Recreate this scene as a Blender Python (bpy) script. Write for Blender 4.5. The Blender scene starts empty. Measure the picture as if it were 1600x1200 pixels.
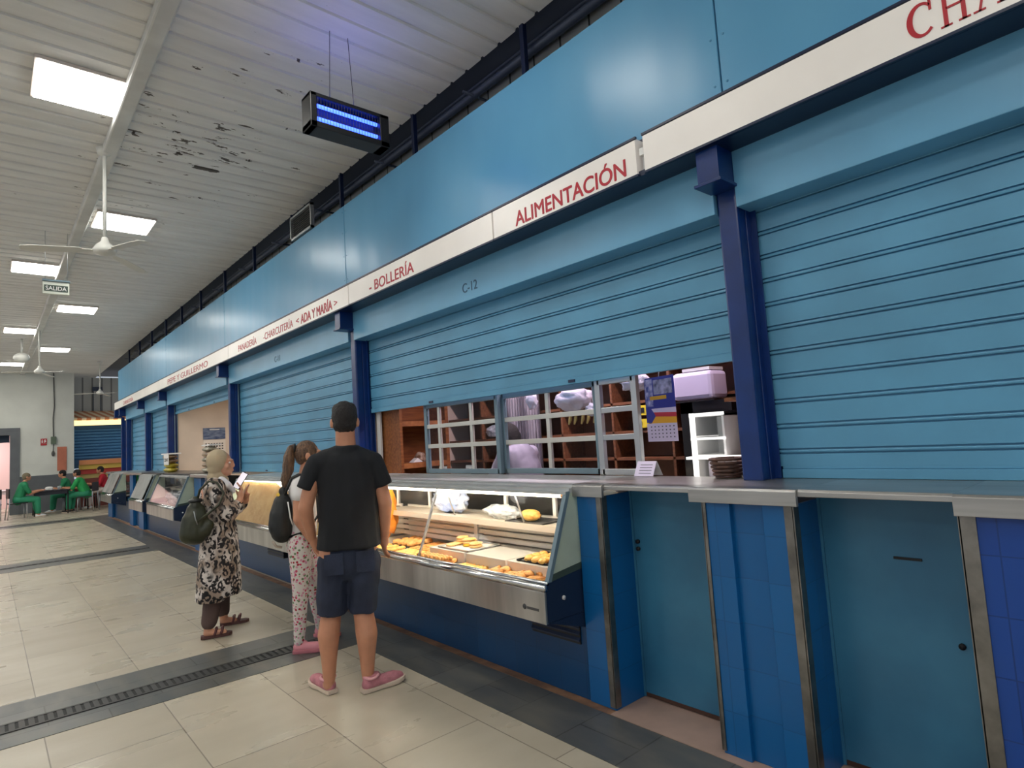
import bpy, bmesh, math, random
from mathutils import Vector, Matrix, noise
random.seed(7)
C = bpy.data.collections.new('market'); bpy.context.scene.collection.children.link(C)
S = bpy.context.scene
# ---------------- camera ----------------
cam_d = bpy.data.cameras.new('camera'); cam = bpy.data.objects.new('camera', cam_d); C.objects.link(cam)
YAW, PIT, ROL, FPX = math.radians(41.24687), math.radians(4.90299), math.radians(-3.55976), 942.495
cF = Vector((math.sin(YAW)*math.cos(PIT), math.cos(YAW)*math.cos(PIT), math.sin(PIT)))
r0 = Vector((math.cos(YAW), -math.sin(YAW), 0)); u0 = r0.cross(cF)
cR = r0*math.cos(ROL)+u0*math.sin(ROL); cU = -r0*math.sin(ROL)+u0*math.cos(ROL)
cam.matrix_world = Matrix(((cR.x, cU.x, -cF.x, 0), (cR.y, cU.y, -cF.y, 0), (cR.z, cU.z, -cF.z, 1.5), (0, 0, 0, 1)))
cam_d.sensor_width = 36; cam_d.sensor_fit = 'HORIZONTAL'; cam_d.lens = FPX/1600*36; cam_d.clip_start = .05; cam_d.clip_end = 120
S.camera = cam
# ---------------- world, exposure ----------------
W = bpy.data.worlds.new('hall_ambient'); S.world = W; W.use_nodes = True
W.node_tree.nodes['Background'].inputs[0].default_value = (.80, .88, 1.0, 1)
W.node_tree.nodes['Background'].inputs[1].default_value = .60
S.view_settings.view_transform = 'Standard'; S.view_settings.look = 'None'
S.view_settings.exposure = 0.0; S.view_settings.gamma = 1; S.view_settings.use_curve_mapping = False
PANEL_E = 22.0      # strength of the ceiling LED panels
# ---------------- helpers ----------------
def lin(c): return tuple(((v/255+.055)/1.055)**2.4 if v/255 > .04045 else v/255/12.92 for v in c[:3])+(1,)
MATS = {}
def mat(name, rgb, rough=.5, metal=0, var=0, vscale=3, bump=0, bscale=40, emit=None, es=0, alpha=None, trans=0, spec=.5, rgb2=None, streak=None, coat=0):
    if name in MATS: return MATS[name]
    m = bpy.data.materials.new(name); m.use_nodes = True; nt = m.node_tree; b = nt.nodes['Principled BSDF']
    b.inputs['Base Color'].default_value = lin(rgb); b.inputs['Roughness'].default_value = rough; b.inputs['Metallic'].default_value = metal
    b.inputs['Specular IOR Level'].default_value = spec; b.inputs['Transmission Weight'].default_value = trans; b.inputs['Coat Weight'].default_value = coat
    if trans: b.inputs['IOR'].default_value = 1.1
    if emit: b.inputs['Emission Color'].default_value = lin(emit); b.inputs['Emission Strength'].default_value = es
    tc = nt.nodes.new('ShaderNodeTexCoord')
    if var or rgb2:
        mp = nt.nodes.new('ShaderNodeMapping'); nt.links.new(tc.outputs['Object'], mp.inputs[0])
        if streak: mp.inputs['Scale'].default_value = streak
        n = nt.nodes.new('ShaderNodeTexNoise'); n.inputs['Scale'].default_value = vscale; n.inputs['Detail'].default_value = 5; nt.links.new(mp.outputs[0], n.inputs[0])
        mx = nt.nodes.new('ShaderNodeMix'); mx.data_type = 'RGBA'; rp = nt.nodes.new('ShaderNodeMapRange')
        rp.inputs[1].default_value = .35; rp.inputs[2].default_value = .65; nt.links.new(n.outputs[0], rp.inputs[0]); nt.links.new(rp.outputs[0], mx.inputs[0])
        c2 = rgb2 if rgb2 else tuple(v*(1-var) for v in rgb)
        mx.inputs[6].default_value = lin(rgb); mx.inputs[7].default_value = lin(c2); nt.links.new(mx.outputs[2], b.inputs['Base Color'])
    if bump:
        n = nt.nodes.new('ShaderNodeTexNoise'); n.inputs['Scale'].default_value = bscale; nt.links.new(tc.outputs['Object'], n.inputs[0])
        bp = nt.nodes.new('ShaderNodeBump'); bp.inputs[0].default_value = bump; bp.inputs[1].default_value = .02; nt.links.new(n.outputs[0], bp.inputs['Height']); nt.links.new(bp.outputs[0], b.inputs['Normal'])
    MATS[name] = m; return m
class N:      # small node-graph helper
    def __init__(s, name):
        s.m = bpy.data.materials.new(name); s.m.use_nodes = True; s.t = s.m.node_tree; s.b = s.t.nodes['Principled BSDF']; MATS[name] = s.m
        s.tc = s.t.nodes.new('ShaderNodeTexCoord')
    def n(s, kind, ins=None, **kw):
        d = s.t.nodes.new('ShaderNode'+kind)
        for k, v in kw.items(): setattr(d, k, v)
        for k, v in (ins or {}).items():
            if isinstance(v, bpy.types.NodeSocket): s.t.links.new(v, d.inputs[k])
            else: d.inputs[k].default_value = v
        return d
    def mapping(s, scale=(1, 1, 1), rot=(0, 0, 0), loc=(0, 0, 0), src='Object'):
        return s.n('Mapping', {0: s.tc.outputs[src], 1: loc, 2: rot, 3: scale}).outputs[0]
    def math(s, op, a, b=0.0): return s.n('Math', {0: a, 1: b}, operation=op).outputs[0]
    def mix(s, f, a, b):
        d = s.n('Mix', data_type='RGBA'); 
        for i, v in ((0, f), (6, a), (7, b)):
            if isinstance(v, bpy.types.NodeSocket): s.t.links.new(v, d.inputs[i])
            else: d.inputs[i].default_value = lin(v) if i else v
        return d.outputs[2]
    def rng(s, v, a, b, c=0., d=1.): return s.n('MapRange', {0: v, 1: a, 2: b, 3: c, 4: d}).outputs[0]
    def out(s, k, v):
        if isinstance(v, bpy.types.NodeSocket): s.t.links.new(v, s.b.inputs[k])
        else: s.b.inputs[k].default_value = v
ORG = {}
def org(p): return ORG.get(p.name, Vector((0, 0, 0))) if p else Vector((0, 0, 0))
def tag(o, label=None, cat=None, group=None, kind=None):
    if label: o['label'] = label
    if cat: o['category'] = cat
    if group: o['group'] = group
    if kind: o['kind'] = kind
    return o
def thing(name, label, cat, loc=(0, 0, 0), group=None):
    o = bpy.data.objects.new(name, None); o.empty_display_size = .1; C.objects.link(o); o.location = loc; ORG[o.name] = Vector(loc)
    return tag(o, label, cat, group)
class MB:
    def __init__(s): s.v = []; s.f = []; s.sm = []
    def add(s, vs, fs, smooth=False):
        k = len(s.v); s.v += [Vector(v) for v in vs]; s.f += [[i+k for i in f] for f in fs]; s.sm += [smooth]*len(fs); return s
    def box(s, x0, x1, y0, y1, z0, z1, M=None):
        vs = [Vector((x, y, z)) for z in (z0, z1) for y in (y0, y1) for x in (x0, x1)]
        if M: vs = [M @ v for v in vs]
        return s.add(vs, [(0, 2, 3, 1), (4, 5, 7, 6), (0, 1, 5, 4), (2, 6, 7, 3), (0, 4, 6, 2), (1, 3, 7, 5)])
    def prism(s, poly, ax, a, b):          # poly of 2D points, extruded along axis ax from a to b
        def P(p, t): return {'x': (t, p[0], p[1]), 'y': (p[0], t, p[1]), 'z': (p[0], p[1], t)}[ax]
        n = len(poly); return s.add([P(p, a) for p in poly]+[P(p, b) for p in poly], [list(range(n))[::-1], list(range(n, 2*n))]+[(i, (i+1) % n, n+(i+1) % n, n+i) for i in range(n)])
    def tube(s, pts, r, n=10, cap=True):
        pts = [Vector(p) for p in pts]; rs = r if isinstance(r, (list, tuple)) else [r]*len(pts); vs = []; fs = []; up = None
        for i, p in enumerate(pts):
            t = (pts[min(i+1, len(pts)-1)]-pts[max(i-1, 0)]).normalized()
            if up is None: up = t.orthogonal().normalized()
            up = (up-t*up.dot(t)).normalized(); w = t.cross(up)
            vs += [p+(up*math.cos(2*math.pi*k/n)+w*math.sin(2*math.pi*k/n))*rs[i] for k in range(n)]
        for i in range(len(pts)-1): fs += [(i*n+k, i*n+(k+1) % n, (i+1)*n+(k+1) % n, (i+1)*n+k) for k in range(n)]
        if cap: fs += [list(range(n))[::-1], list(range((len(pts)-1)*n, len(pts)*n))]
        return s.add(vs, fs, True)
    def lathe(s, prof, c=(0, 0, 0), n=20):
        vs = []; fs = []
        for r, z in prof: vs += [(c[0]+r*math.cos(2*math.pi*k/n), c[1]+r*math.sin(2*math.pi*k/n), c[2]+z) for k in range(n)]
        for i in range(len(prof)-1): fs += [(i*n+k, i*n+(k+1) % n, (i+1)*n+(k+1) % n, (i+1)*n+k) for k in range(n)]
        fs += [list(range(n))[::-1], list(range((len(prof)-1)*n, len(prof)*n))]
        return s.add(vs, fs, True)
    def ell(s, c, r, M=None, n=16, m=10, dz=None):
        vs = []; fs = []; c = Vector(c)
        for i in range(1, m):
            a = math.pi*i/m
            for k in range(n):
                b = 2*math.pi*k/n; p = Vector((r[0]*math.sin(a)*math.cos(b), r[1]*math.sin(a)*math.sin(b), r[2]*math.cos(a)))
                if dz: p = dz(p)
                vs.append(c+(M @ p if M else p))
        for q in ((0, 0, r[2]), (0, 0, -r[2])):
            q = Vector(q); q = dz(q) if dz else q; vs.append(c+(M @ q if M else q))
        T = len(vs)-2
        for i in range(m-2): fs += [(i*n+k, (i+1)*n+k, (i+1)*n+(k+1) % n, i*n+(k+1) % n) for k in range(n)]
        fs += [(T, k, (k+1) % n) for k in range(n)]+[(T+1, (m-2)*n+(k+1) % n, (m-2)*n+k) for k in range(n)]
        return s.add(vs, fs, True)
    def build(s, name, m, parent=None, bevel=0, label=None, cat=None, group=None, kind=None, origin=None, mats=None):
        me = bpy.data.meshes.new(name); O = org(parent)+(Vector(origin)-org(parent) if origin is not None and parent is None else Vector((0, 0, 0)))
        me.from_pydata([v-O for v in s.v], [], s.f); me.polygons.foreach_set('use_smooth', s.sm)
        bm = bmesh.new(); bm.from_mesh(me); bmesh.ops.recalc_face_normals(bm, faces=bm.faces); bm.to_mesh(me); bm.free()
        o = bpy.data.objects.new(name, me); C.objects.link(o)
        if parent: o.parent = parent
        elif origin is not None: o.location = origin
        ORG[o.name] = O; me.materials.append(m)
        if bevel:
            b = o.modifiers.new('bevel', 'BEVEL'); b.width = bevel; b.segments = 2; b.limit_method = 'ANGLE'; b.angle_limit = .7
        return tag(o, label, cat, group, kind)
def box(name, m, x0, x1, y0, y1, z0, z1, parent=None, **k): return MB().box(x0, x1, y0, y1, z0, z1).build(name, m, parent, **k)
def copy_tree(o, parent=None):
    c = o.copy(); C.objects.link(c); c.parent = parent
    for ch in list(o.children): copy_tree(ch, c)
    return c
def text(name, s, m, loc, h, parent, width=None, ax='-x', bold=0, depth=.003, align='LEFT'):
    cu = bpy.data.curves.new(name, 'FONT'); cu.body = s; cu.size = 1; cu.extrude = 0.001; cu.align_x = align
    t = bpy.data.objects.new('tmp_text', cu); C.objects.link(t); dg = bpy.context.evaluated_depsgraph_get(); me = bpy.data.meshes.new_from_object(t.evaluated_get(dg))
    bpy.data.objects.remove(t)
    xs = [v.co.x for v in me.vertices] or [0, 1]; w0 = max(xs)-min(xs); sc = h/.70; sx = (width/w0) if width else sc
    if ax == '-x': R = Matrix(((0, 0, -1), (-1, 0, 0), (0, 1, 0)))
    elif ax == '-y': R = Matrix(((1, 0, 0), (0, 0, -1), (0, 1, 0)))
    x0 = min(xs) if width else 0
    for v in me.vertices: v.co = R @ Vector(((v.co.x-x0)*sx, v.co.y*sc, v.co.z/.001*depth/2))+Vector(loc)-org(parent)
    if bold:      # heavier strokes: the same outline laid again a hair to each side
        bm = bmesh.new(); n = R @ Vector((0, 0, 1))
        for k, (dx, dy) in enumerate(((0, 0), (1, 0), (-1, 0), (0, 1), (0, -1))):
            q = me.copy(); q.transform(Matrix.Translation((R @ Vector((dx*bold*h, dy*bold*h, .00015*k))))); bm.from_mesh(q); bpy.data.meshes.remove(q)
        bm.to_mesh(me); bm.free()
    o = bpy.data.objects.new(name, me); C.objects.link(o); o.parent = parent; ORG[o.name] = org(parent); me.materials.clear(); me.materials.append(m)
    return o
# ---------------- materials ----------------
paint_blue = N('light_blue_paint')
if 1:
    p = paint_blue; n = p.n('TexNoise', {0: p.mapping((1, 1, .6)), 'Scale': 1.3, 'Detail': 4}).outputs[0]
    p.out('Base Color', p.mix(p.rng(n, .3, .7), (98, 160, 196), (88, 150, 188))); p.out('Specular IOR Level', .3); p.out('Roughness', .30); p.out('Coat Weight', .0)
    h = p.n('TexNoise', {0: p.mapping((1, 1.2, .35)), 'Scale': 2.2, 'Detail': 1}).outputs[0]
    p.out('Normal', p.n('Bump', {'Strength': .35, 'Distance': .03, 'Height': h}).outputs[0])
m_fascia = paint_blue.m
m_shut = mat('shutter_blue_paint', (90, 155, 191), .42, var=.08, vscale=2)
m_box = mat('shutter_box_blue_paint', (100, 163, 200), .36, var=.05, vscale=2)
m_navy = mat('navy_gloss_paint', (4, 46, 112), .3, var=.15, vscale=5)
m_navyd = mat('dark_navy_paint', (8, 26, 60), .35)
m_steel = mat('stainless_steel', (182, 180, 176), .32, .8, var=.18, vscale=6, streak=(1, .15, 3))
m_steeld = mat('worn_stainless', (150, 146, 140), .38, 1, var=.25, vscale=8)
m_alu = mat('aluminium', (190, 192, 194), .3, .8)
m_greyblue = mat('grey_blue_frame_paint', (112, 134, 146), .4, .2)
m_dark = mat('dark_rubber', (16, 17, 20), .6)
m_darkmetal = mat('dark_steel_beam', (66, 74, 92), .5, .3)
m_signw = mat('sign_acrylic', (232, 228, 222), .3, var=.06, vscale=1.2, emit=(255, 244, 235), es=.12)
m_red = mat('red_lettering', (176, 20, 38), .4)
m_wood = mat('varnished_wood', (150, 92, 48), .45, rgb2=(118, 66, 32), vscale=5, streak=(1, 8, 8))
m_woodd = mat('dark_wood', (84, 50, 36), .5, rgb2=(62, 36, 26), vscale=5, streak=(8, 8, 1))
m_glass = mat('clear_glass', (255, 255, 255), .02, trans=1)
m_white = mat('white_plastic', (228, 228, 226), .4)
m_door = mat('teal_door_paint', (58, 120, 152), .35, rgb2=(44, 100, 132), vscale=2.5)
m_black = mat('black_plastic', (18, 18, 20), .4)
def tile_mat(name, c1, c2, scale=1.0):
    t = N(name); v = t.mapping((1, 1, 1)); sp = t.n('SeparateXYZ', {0: v})
    cz = t.n('CombineXYZ', {0: t.math('ADD', sp.outputs[0], sp.outputs[1]), 1: sp.outputs[2]}).outputs[0]
    br = t.n('TexBrick', {0: cz, 'Color1': lin(c1), 'Color2': lin(c2), 'Mortar': lin(tuple(q*.86 for q in c1)), 'Scale': 1, 'Mortar Size': .0025, 'Brick Width': .2, 'Row Height': .2}, offset=0)
    t.out('Base Color', br.outputs[0]); t.out('Roughness', .3); t.out('Normal', t.n('Bump', {'Strength': .25, 'Distance': .01, 'Height': br.outputs[1]}, invert=True).outputs[0]); return t.m
m_tile = tile_mat('blue_wall_tile', (8, 92, 152), (8, 86, 144)); m_tiled = tile_mat('royal_blue_wall_tile', (8, 60, 138), (10, 66, 146))
m_tileb = tile_mat('deep_blue_base_tile', (8, 64, 108), (8, 60, 102))
# ---------------- shell ----------------
f = N('floor_tile')
v = f.mapping(); sp = f.n('SeparateXYZ', {0: v}); X, Y = sp.outputs[0], sp.outputs[1]
uv = f.n('CombineXYZ', {0: f.math('ADD', Y, .2), 1: f.math('ADD', X, -.26+.58*20)}).outputs[0]
br = f.n('TexBrick', {0: uv, 'Color1': lin((190, 181, 162)), 'Color2': lin((176, 166, 147)), 'Mortar': lin((120, 110, 96)), 'Scale': 1, 'Mortar Size': .0035, 'Mortar Smooth': .3, 'Bias': 0, 'Brick Width': 1.17, 'Row Height': .58}, offset=.5)
big = f.n('TexNoise', {0: f.mapping((.8, 2, 1)), 'Scale': 1.6, 'Detail': 6}).outputs[0]
f.out('Base Color', f.n('Mix', {0: f.rng(big, .4, .7, 0, .35), 6: br.outputs[0], 7: lin((160, 150, 130))}, data_type='RGBA').outputs[2])
f.out('Roughness', f.rng(big, .3, .7, .22, .42)); f.out('Normal', f.n('Bump', {'Strength': .3, 'Distance': .004, 'Height': br.outputs[1]}, invert=True).outputs[0])
box('floor', f.m, -9, 8, -7, 34, -.1, 0, kind='structure', label='beige stone tile floor of the market aisle')
st = N('slate_strip'); uv = st.n('SeparateXYZ', {0: st.mapping()})
b1 = st.n('TexBrick', {0: st.mapping((1, 1, 1)), 'Color1': lin((88, 90, 90)), 'Color2': lin((72, 74, 75)), 'Mortar': lin((44, 44, 44)), 'Scale': 1, 'Mortar Size': .004, 'Brick Width': .58, 'Row Height': .38}, offset=.5)
sn = st.n('TexNoise', {0: st.mapping((3, 1, 1)), 'Scale': 2.5, 'Detail': 6}).outputs[0]
st.out('Base Color', st.n('Mix', {0: st.rng(sn, .4, .7, 0, .6), 6: b1.outputs[0], 7: lin((112, 108, 98))}, data_type='RGBA').outputs[2]); st.out('Roughness', .35)
box('trim_1', st.m, 2.14, 2.50, -7, 19.5, 0, .003, kind='structure', label='dark slate border strip of floor along the stall fronts')
for i, (a, b) in enumerate(((4.40, 5.17), (11.45, 12.35), (19.5, 20.5))):
    box('trim_%d' % (i+2), st.m, -9, 2.14 if i < 2 else 6, a, b, 0, .003, kind='structure', label=('nearest', 'middle', 'farthest')[i]+' dark slate cross band of floor around a drain channel')
box('trim_5', mat('worn_terracotta_skirting', (150, 112, 84), .6, rgb2=(112, 84, 66), vscale=9), 2.50, 2.575, 1.62, 19.5, 0, .004, kind='structure', label='worn terracotta edge strip at the foot of the stall fronts')
box('trim_6', mat('pinkish_threshold_stone', (176, 148, 134), .45, var=.12, vscale=4), 2.50, 2.83, -3, 2.23, 0, .006, kind='structure', label='pinkish stone threshold in front of the stall doors')
for nm, (a, b), lb in (('drain_channel', (4.63, 4.79), 'nearest slotted black drain grating across the aisle floor'), ('drain_channel', (11.85, 11.95), 'second slotted drain grating across the aisle, past the woman in the headscarf'), ('drain_channel', (19.95, 20.1), 'farthest slotted drain grating, in front of the seated people')):
    d = thing(nm, lb, 'drain', (-1, a, 0)); x1 = 2.1
    MB().box(-4, x1, a, b, .003, .0045).build('channel', mat('drain_dark', (20, 20, 22), .7), d)
    g = MB(); x = -3.98
    while x < x1-.03: g.box(x, x+.028, a+.02, b-.02, .0045, .007); x += .045 if a < 5 else .09
    g.box(-4, x1, a, a+.02, .0045, .008); g.box(-4, x1, b-.02, b, .0045, .008); g.build('grating', mat('drain_iron', (62, 62, 62), .5, .4), d)
# ceiling: ribbed white sheet with ribs running across the aisle
c = N('white_ribbed_ceiling'); pn = c.n('TexNoise', {0: c.mapping((1, 2.2, 1)), 'Scale': 4.6, 'Detail': 9, 'Roughness': .62}).outputs[0]
reg = c.n('TexNoise', {0: c.mapping((.8, .5, 1), loc=(.4, 1.3, 0)), 'Scale': .9, 'Detail': 2}).outputs[0]
sx = c.n('SeparateXYZ', {0: c.mapping()}); 
dx = c.math('MULTIPLY', c.math('SUBTRACT', sx.outputs[0], 1.55), .95); dy = c.math('MULTIPLY', c.math('SUBTRACT', sx.outputs[1], 6.2), .45)
dist = c.math('SQRT', c.math('ADD', c.math('MULTIPLY', dx, dx), c.math('MULTIPLY', dy, dy)))
peel = c.rng(c.math('ADD', pn, c.math('MULTIPLY', dist, -.10)), .572, .582)
dirt = c.n('TexNoise', {0: c.mapping((.5, 3, 1)), 'Scale': 2, 'Detail': 6}).outputs[0]
col = c.mix(c.rng(dirt, .35, .75), (236, 236, 234), (216, 216, 214)); c.out('Base Color', c.mix(peel, col, (84, 76, 70))); c.out('Roughness', .55)
y = -7; prof = []
while y < 28:
    prof += [(y, 4.5), (y+.165, 4.5), (y+.171, 4.518), (y+.203, 4.518)]; y += .21
prof = [(a, b) for a, b in prof]; mbc = MB()
for (a, za), (b, zb) in zip(prof, prof[1:]): mbc.add([(-9, a, za), (2.95, a, za), (2.95, b, zb), (-9, b, zb)], [(0, 1, 2, 3)])
o = mbc.build('ceiling', c.m, kind='structure', label='white painted ribbed metal ceiling with peeling paint')
box('trim_7', mat('roof_dark', (90, 94, 100), .8), -9, 8, -7, 28, 4.78, 4.85, kind='structure', label='dark roof void above the ceiling sheets')
rb = MB().box(.81, .93, -7, 24.79, 4.415, 4.499)
rb.build('trim_8', mat('ceiling_beam_white', (222, 222, 218), .5, var=.1), bevel=.015, kind='structure', label='white painted steel beam running the length of the ceiling')
# ---------------- upper wall, beams and pipes above the stalls ----------------
cb = N('grey_cladding'); 
w1 = cb.n('TexBrick', {0: cb.n('CombineXYZ', {0: cb.n('SeparateXYZ', {0: cb.mapping()}).outputs[1], 1: cb.n('SeparateXYZ', {0: cb.mapping()}).outputs[2]}).outputs[0], 'Color1': lin((190, 190, 184)), 'Color2': lin((164, 164, 158)), 'Mortar': lin((70, 70, 66)), 'Scale': 1, 'Mortar Size': .01, 'Brick Width': .3, 'Row Height': 1.2}, offset=0)
cb.out('Base Color', w1.outputs[0]); cb.out('Roughness', .7)
box('wall_upper', cb.m, 3.35, 3.45, -4, 20.2, 2.9, 4.78, kind='structure', label='grey clad wall strip above the blue fascia')
for nm, x, z, r, lb in (('ceiling_pipe', 3.08, 4.38, .035, 'thick dark pipe running just above the blue fascia'), ('ceiling_pipe', 3.16, 4.52, .02, 'thin dark pipe running above the thick one over the fascia')):
    tag(MB().tube([(x, -4, z), (x, 20, z)], r).build(nm, m_darkmetal), lb, 'pipe')
ib = MB().box(2.96, 3.26, -4, 20, 4.52, 4.535).box(3.10, 3.12, -4, 20, 4.535, 4.70).box(2.96, 3.26, -4, 20, 4.70, 4.715)
tag(ib.build('steel_beam', m_darkmetal), 'long dark steel beam along the ceiling edge above the stalls', 'beam')
ORD = ['first', 'second', 'third', 'fourth', 'fifth', 'sixth', 'seventh', 'eighth', 'ninth', 'tenth', 'eleventh', 'twelfth', 'thirteenth', 'fourteenth']
ys = [1.5, 3.0, 4.51, 6.03, 7.45, 8.92, 10.37, 11.86, 13.29, 14.7, 16.2, 17.7, 19.2]
for i, y in enumerate(ys):
    h = MB().box(2.93, 2.97, y-.02, y+.02, 3.9, 4.62)
    tag(h.build('fascia_post', m_navyd, bevel=.003), 'dark post rising from the blue fascia to the ceiling, %s from the right' % ORD[i], 'post', 'posts above the fascia')
    tag(MB().tube([(2.95, y+.75, 4.36), (3.34, y+.75, 4.36)], .012).build('pipe_bracket', m_darkmetal), 'dark bracket carrying the pipes above the fascia, %s from the right' % ORD[i], 'bracket', 'pipe brackets above the fascia')
# ---------------- fascia panels ----------------
PY = [-2.75, 1.43, 5.65, 9.85, 13.9, 16.45, 19.85]
lab = ['rightmost large blue fascia panel, above the serif red letters', 'large blue fascia panel above the ALIMENTACIÓN sign', 'blue fascia panel above the ADA Y MARÍA sign, with the air grille', 'blue fascia panel above the open stall with the wall calendar', 'blue fascia panel, second from the far end of the stall row', 'blue fascia panel at the far end of the stall row']
for i in range(6):
    a, b = PY[i]+.004, PY[i+1]-.004; t = thing('shop_fascia', lab[i], 'fascia panel', (2.8, (a+b)/2, 3.1), 'blue fascias above the stalls')
    MB().box(2.78, 2.82, a, b, 3.10, 3.985).build('panel', m_fascia, t, bevel=.004)
    MB().box(2.82, 3.34, a, b, 3.80, 3.83).build('back_ledge', m_fascia, t)
    sc = MB()
    for z in (3.2, 3.45, 3.7, 3.92):
        for y in (a+.03, b-.03): sc.tube([(2.779, y, z), (2.776, y, z)], .006, 8)
    sc.build('screw', m_fascia, t, kind='stuff')
    tag(MB().box(2.765, 2.782, a, b, 3.095, 3.115).build('lower_trim', m_navyd, t), None)
# air grille on the fascia
t = thing('air_grille', 'small grey louvred air grille standing on top of the fascia', 'vent', (2.8, 6.75, 4.02))
g = MB(); g.box(2.76, 2.80, 6.43, 7.05, 4.0, 4.025).box(2.76, 2.80, 6.43, 7.05, 4.265, 4.29).box(2.76, 2.80, 6.43, 6.455, 4.0, 4.29).box(2.76, 2.80, 7.025, 7.05, 4.0, 4.29).build('frame', m_alu, t)
box('backing', m_dark, 2.795, 2.80, 6.45, 7.03, 4.02, 4.27, t)
g = MB()
for k in range(10): g.prism([(2.765, 4.035+k*.023), (2.79, 4.047+k*.023), (2.79, 4.050+k*.023), (2.765, 4.038+k*.023)], 'y', 6.455, 7.025)
g.build('louvre', mat('grille_grey', (110, 112, 112), .5, .3), t)
# ---------------- sign light boxes ----------------
SX = 2.685; ZB, ZT = 2.883, 3.092
def sign(y0, y1, label, parts, emit=True):
    t = thing('sign_lightbox', label, 'sign', (SX, (y0+y1)/2, ZB), 'white sign lightboxes')
    MB().prism([(SX, ZB+.004), (SX, ZT-.01), (SX+.02, ZT), (2.765, ZT), (2.765, ZB+.004)], 'y', y0+.006, y1-.006).build('face', m_signw, t)
    fr = MB().box(SX-.003, SX+.012, y0, y1, ZT-.004, ZT+.008).box(SX-.003, SX+.012, y0, y1, ZB-.008, ZB+.004)
    fr.build('frame_rail', m_navyd, t)
    for p in parts: text('lettering', p[0], m_red, (SX-.001, p[1], p[3]), p[4], t, width=p[1]-p[2], bold=p[5])
    return t
s0 = sign(-2.7, 1.865, 'white lightbox sign at the right edge with red serif letters', [])
# serif letters C H A
def letters(parent):
    def st(mb, y, w, z0, z1): mb.box(SX-.004, SX, y-w, y, z0, z1)
    z0, z1 = 2.915, 3.055; A = MB(); 
    for k in range(28):      # C
        a0 = math.radians(45+270*k/28); a1 = math.radians(45+270*(k+1)/28)
        def q(a): 
            w = .006+.010*max(0, -math.cos(a))
            return [(.557-(.040+d)*math.cos(a), (z0+z1)/2+(.062+d)*math.sin(a)) for d in (-w/2-.002, w/2+.002)]
        (a_, b_), (c_, d_) = q(a0), q(a1); A.prism([a_, b_, d_, c_], 'x', SX-.004, SX)
    A.box(SX-.004, SX, .523, .532, 3.01, 3.05); A.build('lettering', m_red, parent)
    H = MB(); 
    for y in (.490, .435): st(H, y, .014, z0, z1)
    for y in (.483, .428): st(H, y+.018, .036, z0, z0+.006); st(H, y+.018, .036, z1-.006, z1)
    st(H, .48, .05, (z0+z1)/2-.004, (z0+z1)/2+.004); H.build('lettering', m_red, parent)
    Am = MB(); Am.prism([(.388, z0), (.380, z0), (.349, z1), (.355, z1)], 'x', SX-.004, SX); Am.prism([(.325, z0), (.307, z0), (.343, z1), (.357, z1)], 'x', SX-.004, SX)
    for y in (.384, .316): st(Am, y+.018, .036, z0, z0+.006)
    st(Am, .372, .045, z0+.045, z0+.053); Am.build('lettering', m_red, parent)
letters(s0)
sign(1.905, 3.16, 'white lightbox sign reading ALIMENTACIÓN in red', [('ALIMENTACIÓN', 2.92, 1.985, 2.905, .098, .02)])
sign(3.165, 5.42, 'white lightbox sign reading BOLLERÍA in red above the man', [('- BOLLERÍA', 4.99, 4.215, 2.915, .095, .012)])
sign(5.425, 9.35, 'white lightbox sign reading PANADERÍA, CHARCUTERÍA and ADA Y MARÍA in red', [('PANADERÍA', 8.88, 8.12, 2.92, .09, .0), ('-CHARCUTERÍA', 7.85, 6.86, 2.92, .09, 0), ('<', 6.76, 6.68, 2.93, .07, .02), ('ADA Y MARÍA', 6.62, 5.80, 2.915, .1, .035), ('>', 5.75, 5.68, 2.93, .07, .02)])
sign(9.355, 14.1, 'white lightbox sign reading PEPE Y GUILLERMO in worn red letters', [('PEPE Y GUILLERMO', 13.3, 10.45, 2.92, .1, .0)])
sign(14.105, 19.84, 'white lightbox sign at the far end of the stall row', [('CARNICERÍA', 18.4, 17.0, 2.92, .09, 0)])
gp = thing('lamp_starter', 'small white lamp fitting in the gap beside the ALIMENTACIÓN sign', 'fitting', (2.72, 1.885, 2.9))
box('socket', m_white, 2.70, 2.74, 1.872, 1.898, 2.99, 3.03, gp); box('bracket', m_alu, 2.72, 2.76, 1.875, 1.895, 2.89, 2.99, gp)
box('soffit_beam', m_navyd, 2.70, 2.862, -2.7, 19.85, 2.875, 2.905, label='dark navy soffit beam under the sign lightboxes', cat='beam')
# ---------------- pillars ----------------
PC = [(1.515, 'navy steel pillar on the counter between the open bakery stall and the closed right shutter'), (5.765, 'navy steel pillar just behind the man in black'), (10.05, 'navy steel pillar left of the closed shutter behind the woman with the ponytail'), (14.34, 'navy steel pillar at the far side of the open stall with the price card'), (16.7, 'navy steel pillar fifth from the right, between two far shutters'), (19.3, 'navy steel pillar sixth from the right near the row end'), (20.1, 'navy steel pillar at the far corner of the stall row')]
for i, (y, lb) in enumerate(PC):
    t = thing('steel_pillar', lb, 'pillar', (2.93, y, 1.2), 'navy pillars between the shutters')
    pl = MB().box(2.88, 2.96, y-.055, y+.055, 1.2, 2.70); pl.build('post', m_navy, t, bevel=.012)
    box('rear_channel', m_navy, 2.955, 3.06, y-.06, y+.06, 1.2, 2.62, t, bevel=.004)
    cp = MB().box(2.72, 2.90, y-.06, y+.06, 2.70, 2.905); cp.box(2.705, 2.91, y-.075, y+.075, 2.69, 2.706); cp.build('capital', m_navy, t, bevel=.003)
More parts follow.
